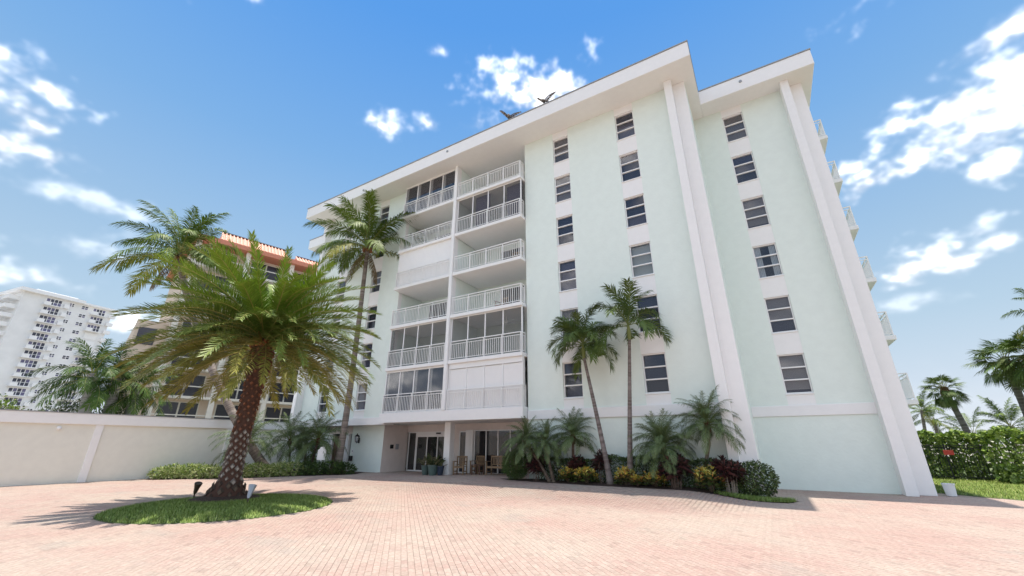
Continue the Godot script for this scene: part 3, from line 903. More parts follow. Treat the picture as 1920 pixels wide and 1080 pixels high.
func date_palm() -> void:
	var base := Vector3(-15.35, 0.0, -7.85)
	var p := thing("date_palm", "stout date palm with diamond-scarred trunk and huge feathery crown on round grass island", "palm tree", base)
	var hgt := 4.95
	var rad := func(y: float) -> float:
		return lerpf(0.285, 0.27, y / hgt) + 0.36 * exp(-pow(y / 0.5, 2.0)) + 0.10 * smoothstep(3.4, 4.3, y)
	var ax := func(y: float) -> Vector3:
		return Vector3(0.02 * y - 0.015 * sin(y), y, -0.02 * y)
	var m := MB.new()
	m.col = Color(0.085, 0.042, 0.028)
	var P := []
	var R := []
	for i in 24:
		var y := -0.05 + (hgt + 0.35) * i / 23.0
		P.append(ax.call(y)); R.append(rad.call(maxf(y, 0.0)) * 0.93)
	m.tube(P, R, 20, true)
	part("trunk", m.mesh(), M.bark, p)
	# old leaf bases in a spiral
	var rng := RandomNumberGenerator.new()
	rng.seed = 9
	var kinds := []
	for k in 9:
		var b := MB.new()
		var cols := [Color(0.42, 0.37, 0.33), Color(0.34, 0.29, 0.25), Color(0.27, 0.21, 0.17), Color(0.26, 0.12, 0.075), Color(0.30, 0.12, 0.07), Color(0.20, 0.09, 0.055), Color(0.09, 0.055, 0.04), Color(0.12, 0.085, 0.06), Color(0.36, 0.16, 0.09)]
		var cc: Color = cols[k]
		var w := 0.075
		var h := 0.075
		var dep := 0.05
		b.col = cc * 0.5
		b.col.a = 1.0
		var o := Vector3(0, -0.01, dep)
		var c4 := [Vector3(-w, 0, 0), Vector3(0, h * 1.1, 0), Vector3(w, 0, 0), Vector3(0, -h * 1.2, 0)]
		var i4 := []
		for q in c4: i4.append(Vector3(q.x * 0.62, q.y * 0.55 - 0.012, dep + (0.012 if q.y < 0 else 0.0)))
		for q in 4:
			var r := (q + 1) % 4
			b.quad(c4[q], c4[r], i4[r], i4[q], (c4[q] + c4[r]) + Vector3(0, 0, 0.05))
		b.col = cc
		b.quad(i4[0], i4[1], i4[2], i4[3], Vector3.BACK)
		kinds.append(b.mesh())
	var cnt := 296
	for i in cnt:
		var t := (i + 0.5) / cnt
		var y := lerpf(0.05, hgt + 0.12, t) + rng.randf_range(-0.03, 0.03)
		var az := i * 2.39996 + rng.randf_range(-0.1, 0.1)
		var r: float = rad.call(y) * 0.92
		var k := 0
		if y < 0.55: k = 6 + rng.randi() % 2
		elif y < 2.1: k = [0, 0, 1, 1, 2][rng.randi() % 5]
		elif y < 2.6: k = [1, 2, 3, 5][rng.randi() % 4]
		else: k = [3, 4, 4, 5, 8][rng.randi() % 5]
		var f := part("leaf_base", kinds[k], M.bark, p)
		var s := rng.randf_range(0.7, 1.1) * (1.3 if y < 0.6 else 0.95)
		f.transform = Transform3D(Basis(Vector3.UP, az) * Basis(Vector3.RIGHT, -0.25 if y > 2.5 else 0.05) * Basis.from_scale(Vector3(s, s * 1.15, s)), ax.call(y) + Vector3(sin(az), 0, cos(az)) * r)
	# stubs of cut fronds under the crown
	for i in 20:
		var az := i * 2.39996 + 0.4
		var b := MB.new()
		b.col = Color(0.36, 0.15, 0.06) * rng.randf_range(0.7, 1.15)
		b.col.a = 1.0
		var d := Vector3(sin(az), 0, cos(az))
		var o: Vector3 = ax.call(hgt - 0.05 + 0.25 * rng.randf()) + d * 0.33
		b.tube([o, o + d * 0.16 + Vector3.UP * 0.22, o + d * 0.42 + Vector3.UP * 0.36], [0.07, 0.05, 0.03], 6)
		part("frond_stub", b.mesh(), M.bark, p)
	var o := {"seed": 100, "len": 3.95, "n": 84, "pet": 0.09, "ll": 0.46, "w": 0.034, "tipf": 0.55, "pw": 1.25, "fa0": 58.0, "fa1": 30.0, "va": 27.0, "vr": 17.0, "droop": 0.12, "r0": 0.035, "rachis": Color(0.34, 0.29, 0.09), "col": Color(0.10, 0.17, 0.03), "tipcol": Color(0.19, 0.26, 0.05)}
	var young := [Color(0.125, 0.215, 0.03), Color(0.33, 0.41, 0.08)]
	var mid := [Color(0.105, 0.175, 0.03), Color(0.31, 0.36, 0.09)]
	var old := [Color(0.15, 0.17, 0.03), Color(0.40, 0.34, 0.08)]
	var cl := []
	for k in 10:
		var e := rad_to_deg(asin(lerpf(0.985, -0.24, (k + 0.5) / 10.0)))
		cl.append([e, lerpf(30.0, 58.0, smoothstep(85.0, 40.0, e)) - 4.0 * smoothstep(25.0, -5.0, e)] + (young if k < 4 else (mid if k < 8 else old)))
	var fs := frond_set(cl, o)
	add_crown(p, ax.call(hgt + 0.5), fs, 185, 4, 0.24, 1.0, 0.45, 1.0, M.palmleaf)
func coconut(called: String, label: String, path: Array, fs: Array, n: int, seed_: int, scl := 1.0, r0 := 0.17, r1 := 0.11, nuts := true, group := "") -> void:
	var base: Vector3 = path[0]
	var q := []
	for v in path: q.append(v - base)
	var p := thing(called, label, "palm tree", base, 0.0, group)
	part("trunk", ringed_trunk(q, r0, r1, r0 * 0.9, Color(0.46, 0.39, 0.34), Color(0.30, 0.24, 0.20), seed_), M.palmbark, p)
	var c: Vector3 = q[-1]
	add_crown(p, c + Vector3.UP * 0.15, fs, n, seed_, 0.10, 0.95, 0.35, scl)
	if nuts:
		for k in 2:
			var f := part("dead_frond", M.dead_frond, M.foliage, p)
			f.transform = Transform3D(Basis(Vector3.UP, seed_ + 2.2 * k) * Basis.from_scale(Vector3.ONE * scl * 0.7), c + Vector3.DOWN * 0.25)
	if nuts:
		var rng := RandomNumberGenerator.new()
		rng.seed = seed_
		for i in 7:
			var nm := MB.new()
			nm.col = Color(0.22, 0.10, 0.045) * rng.randf_range(0.7, 1.3)
			nm.col.a = 1.0
			var a := i * 2.4
			var o := c + Vector3(sin(a) * 0.24, -0.25 - 0.1 * (i % 2), cos(a) * 0.24)
			nm.lathe(o, [[0.0, -0.16], [0.08, -0.12], [0.12, 0.0], [0.09, 0.1], [0.0, 0.15]], 9)
			part("coconut", nm.mesh(), M.bark, p)
func pygmy(label: String, base: Vector3, path: Array, fs: Array, n: int, seed_: int, scl := 1.0, group := "") -> void:
	var p := thing("pygmy_palm", label, "palm tree", base, 0.0, group)
	var pts := [Vector3(0, -0.05, 0)]
	for v in path: pts.append(v)
	part("trunk", ringed_trunk(pts, 0.06, 0.055, 0.03, Color(0.26, 0.20, 0.15), Color(0.15, 0.10, 0.07), seed_, 0.06), M.palmbark, p)
	var top: Vector3 = pts[-1]
	var d: Vector3 = (pts[-1] - pts[-2]).normalized()
	var b := MB.new()
	b.col = Color(0.13, 0.055, 0.03)
	b.tube([top - d * 0.30, top - d * 0.2, top - d * 0.02, top + d * 0.12], [0.07, 0.12, 0.13, 0.06], 10)
	part("leaf_sheath", b.mesh(), M.palmbark, p)
	add_crown(p, top + Vector3.UP * 0.1, fs, n, seed_, 0.06, 0.9, 0.15, scl)
func fan_mesh(seed_: int, e0: float, pet: float, r: float, col: Color) -> ArrayMesh:
	var m := MB.new()
	var rng := RandomNumberGenerator.new()
	rng.seed = seed_
	var a := deg_to_rad(e0)
	var d := Vector3(0, sin(a), cos(a))
	var d2 := Vector3(0, sin(a - 0.55), cos(a - 0.55))
	m.col = Color(0.22, 0.20, 0.08)
	m.tube([Vector3.ZERO, d * pet * 0.6, d * pet * 0.6 + d2 * pet * 0.4], [0.025, 0.018, 0.012], 4, false)
	var h := d * pet * 0.6 + d2 * pet * 0.4
	var n := 34
	for i in n:
		var f := lerpf(-2.2, 2.2, (i + 0.5) / n) + rng.randf_range(-0.05, 0.05)
		var g := d2.rotated(Vector3.RIGHT, 0.35 * absf(f) / 2.2)
		var dir := (g * cos(f) + Vector3.RIGHT * sin(f) + Vector3.DOWN * 0.10 * absf(sin(f))).normalized()
		var L := r * lerpf(1.0, 0.72, absf(f) / 2.2) * rng.randf_range(0.88, 1.08)
		var U := g.cross(Vector3.RIGHT).normalized()
		if U.y < 0: U = -U
		var W := dir.cross(U).normalized() * 0.035 * r
		m.col = col * rng.randf_range(0.7, 1.3)
		m.col.a = 1.0
		var mid := h + dir * L * 0.6
		var tip := h + dir * L * 0.85 + (dir + Vector3.DOWN * rng.randf_range(0.5, 1.6)).normalized() * L * 0.28
		var nn := (U + dir * rng.randf_range(-0.3, 0.3)).normalized()
		m.tri(h, mid - W, mid + W, nn)
		m.tri(mid - W, mid + W, tip, nn)
	return m.mesh()
func fan_palm(label: String, base: Vector3, top: Vector3, r: float, seed_: int, group: String) -> void:
	var p := thing("cabbage_palm", label, "palm tree", base, 0.0, group)
	var q := top - base
	part("trunk", ringed_trunk(bez(Vector3.ZERO, q * 0.3 + Vector3(0.2, 0, 0), q * 0.7, q, 10), 0.20, 0.17, 0.08, Color(0.33, 0.30, 0.27), Color(0.22, 0.19, 0.17), seed_, 0.2), M.palmbark, p)
	var b := MB.new()
	b.col = Color(0.24, 0.13, 0.06)
	b.tube([q - Vector3.UP * 0.9, q - Vector3.UP * 0.4, q + Vector3.UP * 0.1], [0.2, 0.32, 0.2], 10)
	part("leaf_sheath", b.mesh(), M.palmbark, p)
	var fs := []
	var k := 0
	for e in [80, 60, 40, 20, 0, -25, -50]:
		fs.append([fan_mesh(seed_ * 20 + k, e, r * 0.85, r * 0.75, Color(0.10, 0.15, 0.04)), fan_mesh(seed_ * 20 + k + 1, e, r * 0.95, r * 0.7, Color(0.14, 0.18, 0.06))])
		k += 2
	add_crown(p, q, fs, 34, seed_, 0.12, 1.0, 0.3, 1.0)

# ---------------------------------------------------------------- shrubs
func leaves(m: MB, n: int, c: Vector3, r: Vector3, L: float, w: float, cols: Array, rng: RandomNumberGenerator, shell := 0.55, up := 0.4, boxy := false) -> void:
	for i in n:
		var d := Vector3(rng.randfn(), rng.randfn(), rng.randfn()).normalized()
		var p: Vector3
		var out := d
		if boxy:
			var q := Vector3(rng.randf_range(-1, 1), rng.randf_range(-1, 1), rng.randf_range(-1, 1))
			if rng.randf() < shell:
				if rng.randf() < 0.5: q.y = 1.0 - absf(rng.randfn()) * 0.12
				else: q.z = signf(q.z + 0.3) * (1.0 - absf(rng.randfn()) * 0.15)
			out = Vector3(q.x * 0.2, q.y, q.z).normalized()
			var lump := 0.10 * sin(q.x * r.x * 5.0 + c.x) + 0.07 * sin(q.x * r.x * 11.0 + q.z * 3.0)
			p = c + Vector3(q.x * r.x, q.y * r.y * (1.0 + lump), q.z * r.z * (1.0 + lump * 1.5))
		else:
			var rr := pow(rng.randf(), 1.0 / 3.0) if rng.randf() > shell else rng.randf_range(0.86, 1.04)
			var lump := 1.0 + 0.13 * sin(d.x * 7.0 + c.x * 3.0) * cos(d.y * 6.0 + d.z * 5.0 + c.z)
			p = c + d * r * rr * lump
		var dir := (out * 0.7 + Vector3(rng.randfn(), rng.randfn() * 0.7 + up, rng.randfn()) * 0.6).normalized()
		var cc: Color = cols[rng.randi() % cols.size()] * rng.randf_range(0.75, 1.25)
		cc.a = 1.0
		m.col = cc
		m.leaf(p, dir, (out + Vector3.UP * 0.6 + Vector3(rng.randfn(), rng.randfn(), rng.randfn()) * 0.4).normalized(), L * rng.randf_range(0.7, 1.25), w * rng.randf_range(0.75, 1.2), 0.18, rng.randf_range(0.0, 0.25))
func twigs(m: MB, c: Vector3, r: Vector3, n: int, rng: RandomNumberGenerator, rad := 0.012, col := Color(0.14, 0.10, 0.07)) -> void:
	m.col = col
	for i in n:
		var a := rng.randf() * TAU
		var q := Vector3(cos(a) * r.x * rng.randf() * 0.8, r.y * rng.randf_range(0.0, 0.7), sin(a) * r.z * rng.randf() * 0.8)
		var b := Vector3(c.x + q.x * 0.2, c.y - r.y, c.z + q.z * 0.2)
		m.tube([b, b.lerp(c + q, 0.5) + Vector3(0, 0.05, 0), c + q], [rad, rad * 0.8, rad * 0.5], 5, false)
func shrub(called: String, label: String, cat: String, c: Vector3, r: Vector3, n: int, L: float, w: float, cols: Array, seed_: int, group := "", shell := 0.55, m0: Material = null, stems := 8) -> Node3D:
	# c: centre of the ground under it, r.y half height
	var o := thing(called, label, cat, c, 0.0, group)
	var rng := RandomNumberGenerator.new()
	rng.seed = seed_
	var f := MB.new()
	leaves(f, n, Vector3(0, r.y, 0), r, L, w, cols, rng, shell)
	part("foliage", f.mesh(), m0 if m0 else M.foliage, o)
	var s := MB.new()
	twigs(s, Vector3(0, r.y, 0), r, stems, rng)
	part("stem", s.mesh(), M.bark, o)
	return o
func hedge(called: String, label: String, a: Vector3, b: Vector3, r: Vector2, n: int, L: float, w: float, cols: Array, seed_: int, cat := "hedge", m0: Material = null, group := "") -> void:
	var o := thing(called, label, cat, (a + b) * 0.5, atan2(-(b - a).z, (b - a).x), group)
	var rng := RandomNumberGenerator.new()
	rng.seed = seed_
	var len := a.distance_to(b) * 0.5
	var f := MB.new()
	leaves(f, n, Vector3(0, r.y, 0), Vector3(len, r.y, r.x), L, w, cols, rng, 0.6, 0.5, true)
	part("foliage", f.mesh(), m0 if m0 else M.gloss, o)
	var s := MB.new()
	s.col = Color(0.12, 0.085, 0.06)
	var k := int(len * 2.0 / 0.3)
	for i in k:
		var x := lerpf(-len, len, (i + 0.5) / k) + rng.randf_range(-0.1, 0.1)
		var z := rng.randf_range(-0.5, 0.5) * r.x
		s.tube([Vector3(x, -0.05, z), Vector3(x + rng.randf_range(-0.15, 0.15), r.y, z * 1.2), Vector3(x + rng.randf_range(-0.3, 0.3), r.y * 1.7, z * 1.5)], [0.02, 0.014, 0.007], 5, false)
	part("stem", s.mesh(), M.bark, o)
func croton(label: String, c: Vector3, r: float, h: float, seed_: int, n: int) -> void:
	var o := thing("croton_shrub", label, "shrub", c, 0.0, "croton shrubs along the mulch bed")
	var rng := RandomNumberGenerator.new()
	rng.seed = seed_
	var f := MB.new()
	var heads := 16
	for i in heads:
		var a := i * 2.4
		var q := Vector3(cos(a) * r * sqrt((i + 0.5) / heads), 0, sin(a) * r * sqrt((i + 0.5) / heads))
		var tip := q + Vector3.UP * h * (1.0 - 0.35 * q.length_squared() / (r * r)) * rng.randf_range(0.75, 1.05)
		for k in int(n / heads):
			var t := rng.randf()
			var az := rng.randf() * TAU
			var p := tip - Vector3.UP * t * h * 0.55 + Vector3(cos(az), 0, sin(az)) * 0.03
			var d := (Vector3(cos(az), lerpf(1.2, 0.1, t), sin(az))).normalized()
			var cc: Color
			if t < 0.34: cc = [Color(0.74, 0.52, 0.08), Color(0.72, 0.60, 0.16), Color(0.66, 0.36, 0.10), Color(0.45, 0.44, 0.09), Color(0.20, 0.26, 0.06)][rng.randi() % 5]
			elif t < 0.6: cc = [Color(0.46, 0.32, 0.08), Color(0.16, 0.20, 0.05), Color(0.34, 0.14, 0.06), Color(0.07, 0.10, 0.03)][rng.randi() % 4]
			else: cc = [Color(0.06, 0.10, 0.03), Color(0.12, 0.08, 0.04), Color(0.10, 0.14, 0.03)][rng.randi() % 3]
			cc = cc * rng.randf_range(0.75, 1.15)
			cc.a = 1.0
			f.col = cc
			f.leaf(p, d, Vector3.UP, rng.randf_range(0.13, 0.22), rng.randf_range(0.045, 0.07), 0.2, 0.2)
	part("foliage", f.mesh(), M.gloss, o)
	var s := MB.new()
	twigs(s, Vector3(0, h * 0.5, 0), Vector3(r, h * 0.5, r), 10, rng, 0.01)
	part("stem", s.mesh(), M.bark, o)
func cordyline(label: String, c: Vector3, r: float, h: float, heads: int, seed_: int, pale_stems := false) -> void:
	var o := thing("cordyline", label, "shrub", c, 0.0, "dark red cordyline plants in the mulch bed")
	var rng := RandomNumberGenerator.new()
	rng.seed = seed_
	var f := MB.new()
	var s := MB.new()
	for i in heads:
		var a := i * 2.4 + 0.6
		var rr := r * 0.75 * sqrt((i + 0.3) / heads)
		var tip := Vector3(cos(a) * rr, h * rng.randf_range(0.5, 0.88), sin(a) * rr)
		s.col = Color(0.42, 0.36, 0.30) if pale_stems else Color(0.16, 0.11, 0.09)
		s.tube([Vector3(cos(a) * rr * 0.45, -0.03, sin(a) * rr * 0.45), tip * 0.55 + Vector3(rng.randf_range(-0.06, 0.06), 0.05, rng.randf_range(-0.05, 0.05)), tip], [0.010, 0.008, 0.008], 5, false)
		for k in 26:
			var az := k * 2.4
			var el := deg_to_rad(lerpf(80, -15, k / 26.0))
			var d := Vector3(cos(az) * cos(el), sin(el), sin(az) * cos(el))
			var cc: Color = [Color(0.05, 0.016, 0.018), Color(0.032, 0.015, 0.015), Color(0.085, 0.03, 0.028), Color(0.022, 0.018, 0.014)][rng.randi() % 4] * rng.randf_range(0.7, 1.3)
			cc.a = 1.0
			f.col = cc
			f.leaf(tip - Vector3.UP * k * 0.008, d, Vector3.UP, rng.randf_range(0.28, 0.42), rng.randf_range(0.045, 0.065), 0.25, 0.35)
	part("foliage", f.mesh(), M.gloss, o)
	part("stem", s.mesh(), M.bark, o)
func grass(m: MB, n: int, pick: Callable, h: float, rng: RandomNumberGenerator, cols: Array) -> void:
	for i in n:
		var p: Vector3 = pick.call(rng)
		var a := rng.randf() * TAU
		var s := Vector3(cos(a), 0, sin(a)) * rng.randf_range(0.003, 0.006)
		var t := p + Vector3(rng.randfn() * 0.4, 1.0, rng.randfn() * 0.4).normalized() * h * rng.randf_range(0.6, 1.3)
		var cc: Color = cols[rng.randi() % cols.size()] * rng.randf_range(0.75, 1.25)
		cc.a = 1.0
		m.col = cc
		m.tri(p - s, p + s, t, (Vector3(-s.z, 0.009, s.x)).normalized())

# ---------------------------------------------------------------- ground
const ISLE := Vector3(-14.05, 0, -7.3)
const ISLE_R := 2.85
var bed_edge := [Vector2(-11.4, -17.9), Vector2(-10.6, -17.35), Vector2(-8.4, -16.95), Vector2(-5.5, -16.75), Vector2(-3.4, -16.75), Vector2(-2.0, -16.7), Vector2(-0.9, -16.4), Vector2(0.1, -16.55), Vector2(0.35, -17.2), Vector2(-0.2, -17.9), Vector2(-0.75, -18.1), Vector2(-9.9, -18.2)]
var strip_edge := [Vector2(-28.65, -10.1), Vector2(-27.7, -10.3), Vector2(-26.4, -11.6), Vector2(-24.6, -13.4), Vector2(-22.4, -15.1), Vector2(-20.6, -16.4), Vector2(-20.5, -17.2), Vector2(-21.5, -18.7), Vector2(-28.65, -18.7)]
func poly_in(p: Vector2, poly: Array) -> bool:
	return Geometry2D.is_point_in_polygon(p, PackedVector2Array(poly))
func flat_poly(poly: Array, y: float, mnd := 0.0, mid := Vector2.ZERO) -> ArrayMesh:
	var m := MB.new()
	var pv := PackedVector2Array(poly)
	var tr := Geometry2D.triangulate_polygon(pv)
	for i in range(0, tr.size(), 3):
		var q := []
		for k in 3: q.append(Vector3(pv[tr[i + k]].x, y + lift(pv[tr[i + k]].x, pv[tr[i + k]].y), pv[tr[i + k]].y))
		m.tri(q[0], q[1], q[2], Vector3.UP)
	return m.mesh()
func mound(poly: Array, y_edge: float, y_top: float, cell: float, seed_: int) -> ArrayMesh:
	# uneven bed: a grid clipped to the outline, domed towards its middle
	var m := MB.new()
	var f := FastNoiseLite.new()
	f.seed = seed_
	f.frequency = 1.6
	var lo := Vector2(1e9, 1e9)
	var hi := -lo
	for p in poly:
		lo = lo.min(p); hi = hi.max(p)
	var hgt := func(p: Vector2) -> float:
		var d := 9.0
		for i in poly.size():
			d = minf(d, p.distance_to(Geometry2D.get_closest_point_to_segment(p, poly[i], poly[(i + 1) % poly.size()])))
		return lift(p.x, p.y) + lerpf(y_edge, y_top, smoothstep(0.0, 0.45, d)) + f.get_noise_2d(p.x, p.y) * 0.03 * smoothstep(0.0, 0.2, d)
	var pv := PackedVector2Array(poly)
	var nx := int((hi.x - lo.x) / cell) + 1
	var nz := int((hi.y - lo.y) / cell) + 1
	for i in nx:
		for j in nz:
			var a := lo + Vector2(i, j) * cell
			var sq := PackedVector2Array([a, a + Vector2(cell, 0), a + Vector2(cell, cell), a + Vector2(0, cell)])
			for pc in Geometry2D.intersect_polygons(sq, pv):
				var tr := Geometry2D.triangulate_polygon(pc)
				for k in range(0, tr.size(), 3):
					var q := []
					for e in 3: q.append(Vector3(pc[tr[k + e]].x, hgt.call(pc[tr[k + e]]), pc[tr[k + e]].y))
					m.quadn(q[0], q[1], q[2], Vector3.UP)
	return m.mesh()
func lawn_line(x: float) -> float:   # front edge of the lawn on the right
	return -23.0 + (x - 4.7) * 1.0
func driveway() -> void:
	# bed of jointing sand that carries the pavers
	var m := MB.new()
	var st := 0.8
	for i in 86:
		for j in 86:
			var x := -29.0 + i * st
			var z := -24.0 + j * st
			var q := [Vector3(x, 0, z), Vector3(x + st, 0, z), Vector3(x + st, 0, z + st), Vector3(x, 0, z + st)]
			for k in 4: q[k].y = lift(q[k].x, q[k].z) - 0.012
			m.quadn(q[0], q[1], q[2], Vector3.UP)
			m.quadn(q[0], q[2], q[3], Vector3.UP)
	var d := setting("driveway", m.mesh(), M.sand)
	# pavers in running bond, turned 45 degrees to the house
	var u := Vector3(-0.70711, 0, -0.70711)
	var w := Vector3(0.70711, 0, -0.70711)
	var lw := 0.200
	var ww := 0.100
	var f := FastNoiseLite.new()
	f.seed = 6
	f.frequency = 0.22
	f.fractal_octaves = 4
	var g := FastNoiseLite.new()
	g.seed = 16
	g.frequency = 0.9
	var rng := RandomNumberGenerator.new()
	rng.seed = 70
	var spots := []
	for i in range(-270, 330):
		for j in range(-40, 190):
			var s := i * ww
			var t := (j + (0.5 if i % 2 != 0 else 0.0)) * lw
			var p := w * s + u * t
			if p.x < -28.65 or p.z < -21.6 or p.z > 8 or p.x > 12: continue
			var v := seen(p)
			if v.x < -90 or v.x > 2010 or v.y > 1160 or v.y < 700: continue
			if Vector2(p.x - ISLE.x, p.z - ISLE.z).length() < ISLE_R: continue
			if p.z < -16.0 and p.x > -11.5 and p.x < 0.4 and poly_in(Vector2(p.x, p.z), bed_edge): continue
			if p.x < -20.3 and poly_in(Vector2(p.x, p.z), strip_edge): continue
			if p.x > 4.7 and p.z < lawn_line(p.x): continue
			if p.z < -18.0 and (p.x > -10.0 and p.x < -0.6 or p.x < -20.6): continue
			if p.z < -21.38 and p.x > -0.6: continue
			p.y = lift(p.x, p.z)
			spots.append([p, v, p.distance_to(EYE)])
	var near := []
	for q in spots:
		if q[1].y < 1085 and q[1].y > 900 and q[1].x > -5 and q[1].x < 1925: near.append(q)
	near.sort_custom(func(a, b): return a[2] < b[2])
	var chosen := {}
	for k in mini(300, near.size()): chosen[near[k][0]] = true
	var tone := func(p: Vector3) -> Color:
		var a: float = clampf(f.get_noise_2d(p.x, p.z) * 0.9 + 0.5 + rng.randfn() * 0.1 + g.get_noise_2d(p.x, p.z) * 0.3, 0.0, 1.0)
		var c := Color(0.435, 0.305, 0.258).lerp(Color(0.455, 0.372, 0.31), a) * rng.randf_range(0.95, 1.04)
		if rng.randf() < 0.05: c = c * 0.86
		c = c.lerp(Color(0.36, 0.32, 0.28), 0.45 * smoothstep(0.25, 0.6, g.get_noise_2d(p.x * 0.35 + 40.0, p.z * 0.6)))
		c.a = 1.0
		return c
	var one := func(b: MB, p: Vector3, c: Color) -> void:
		b.col = c
		var hu := u * (lw * 0.5 - 0.0017)
		var hw := w * (ww * 0.5 - 0.0017)
		var iu := u * (lw * 0.5 - 0.0042)
		var iw := w * (ww * 0.5 - 0.0042)
		var dn := Vector3.DOWN * 0.004
		var lo := Vector3.DOWN * 0.013
		var top := [p - iu - iw, p + iu - iw, p + iu + iw, p - iu + iw]
		var rim := [p - hu - hw + dn, p + hu - hw + dn, p + hu + hw + dn, p - hu + hw + dn]
		b.face(top[0], top[1], top[2], top[3], Vector3.UP)
		for k in 4:
			var k2 := (k + 1) % 4
			b.quad(top[k], top[k2], rim[k2], rim[k], Vector3.UP)
			b.quad(rim[k], rim[k2], rim[k2] + lo, rim[k] + lo, (rim[k] + rim[k2]) * 0.5 - p)
	var rest := MB.new()
	var far_ := MB.new()
	var variants := []
	var vt := []
	for k in 24:
		var b := MB.new()
		var q := Vector3.ZERO
		one.call(b, q, Color(0.435, 0.305, 0.258).lerp(Color(0.455, 0.372, 0.31), k / 23.0) * (0.9 + 0.16 * fmod(k * 0.618, 1.0)))
		variants.append(b.mesh())
	for q in spots:
		var p: Vector3 = q[0]
		p.y += rng.randf_range(-0.0012, 0.0012)
		if chosen.has(q[0]):
			var a: float = clampf(f.get_noise_2d(p.x, p.z) * 0.9 + 0.5 + rng.randfn() * 0.16, 0.0, 1.0)
			part("paver", variants[int(a * 23.0)], M.paver, d, p)
		else:
			one.call(rest, p, tone.call(p))
	var o := part("pavers", rest.mesh(), M.paver, d)
	o.set_meta("kind", "stuff")

# ---------------------------------------------------------------- small things
func bird(label: String, px_: float, py_: float, turn: float) -> void:
	var r := ray(px_, py_)
	var p := EYE + r * (-16.78 / r.z)
	p.y = 20.10
	p.z = -16.73
	var o := thing("raptor_figure", label, "bird", p, turn, "raptor figures on the roof edge")
	o.scale = Vector3.ONE * 1.1
	var b := MB.new()
	# body leaning forward over the edge, head down, tail up behind
	b.col = Color(0.10, 0.075, 0.06)
	b.tube([Vector3(0, 0.34, -0.20), Vector3(0, 0.27, -0.05), Vector3(0, 0.20, 0.10), Vector3(0, 0.14, 0.22)], [0.035, 0.075, 0.07, 0.04], 10)
	b.col = Color(0.35, 0.31, 0.28)
	b.lathe(Vector3(0, 0.07, 0.25), [[0.0, -0.01], [0.04, 0.01], [0.052, 0.05], [0.035, 0.09], [0.0, 0.1]], 10)
	b.col = Color(0.03, 0.025, 0.02)
	b.tube([Vector3(0, 0.10, 0.29), Vector3(0, 0.085, 0.33), Vector3(0, 0.06, 0.345)], [0.02, 0.013, 0.004], 6)
	b.quad(Vector3(-0.05, 0.36, -0.20), Vector3(0.05, 0.36, -0.20), Vector3(0.09, 0.44, -0.40), Vector3(-0.09, 0.44, -0.40), Vector3.UP)
	for s: float in [-1.0, 1.0]:
		b.tube([Vector3(s * 0.035, 0.20, 0.0), Vector3(s * 0.04, 0.10, 0.0), Vector3(s * 0.04, 0.0, 0.02)], [0.025, 0.014, 0.012], 6)
		b.tube([Vector3(s * 0.04, 0.008, 0.02), Vector3(s * 0.05, 0.008, 0.08)], [0.012, 0.006], 5)
	part("body", b.mesh(), M.bark, o)
	for s: float in [-1.0, 1.0]:
		var w := MB.new()
		var lift_ := 1.0 if s < 0 else 0.45
		var sh := Vector3(s * 0.06, 0.27, 0.0)
		var wr := sh + Vector3(s * 0.22, 0.32 * lift_, -0.02)
		var tip := wr + Vector3(s * 0.20, 0.30 * lift_, -0.10)
		w.col = Color(0.09, 0.07, 0.055)
		w.tube([sh, wr, tip], [0.03, 0.02, 0.006], 6)
		for k in 9:
			var t := k / 8.0
			var q: Vector3 = sh.lerp(wr, t * 2.0) if t < 0.5 else wr.lerp(tip, t * 2.0 - 1.0)
			w.col = Color(0.05, 0.04, 0.035) if k % 2 == 0 else Color(0.16, 0.13, 0.11)
			var dd := Vector3(s * lerpf(0.05, 0.8, t), -0.25 + t * 0.7, -0.8).normalized()
			w.leaf(q, dd, Vector3(0, 1, 0.2), lerpf(0.22, 0.26, t), 0.13, 0.05)
		part("wing", w.mesh(), M.bark, o)
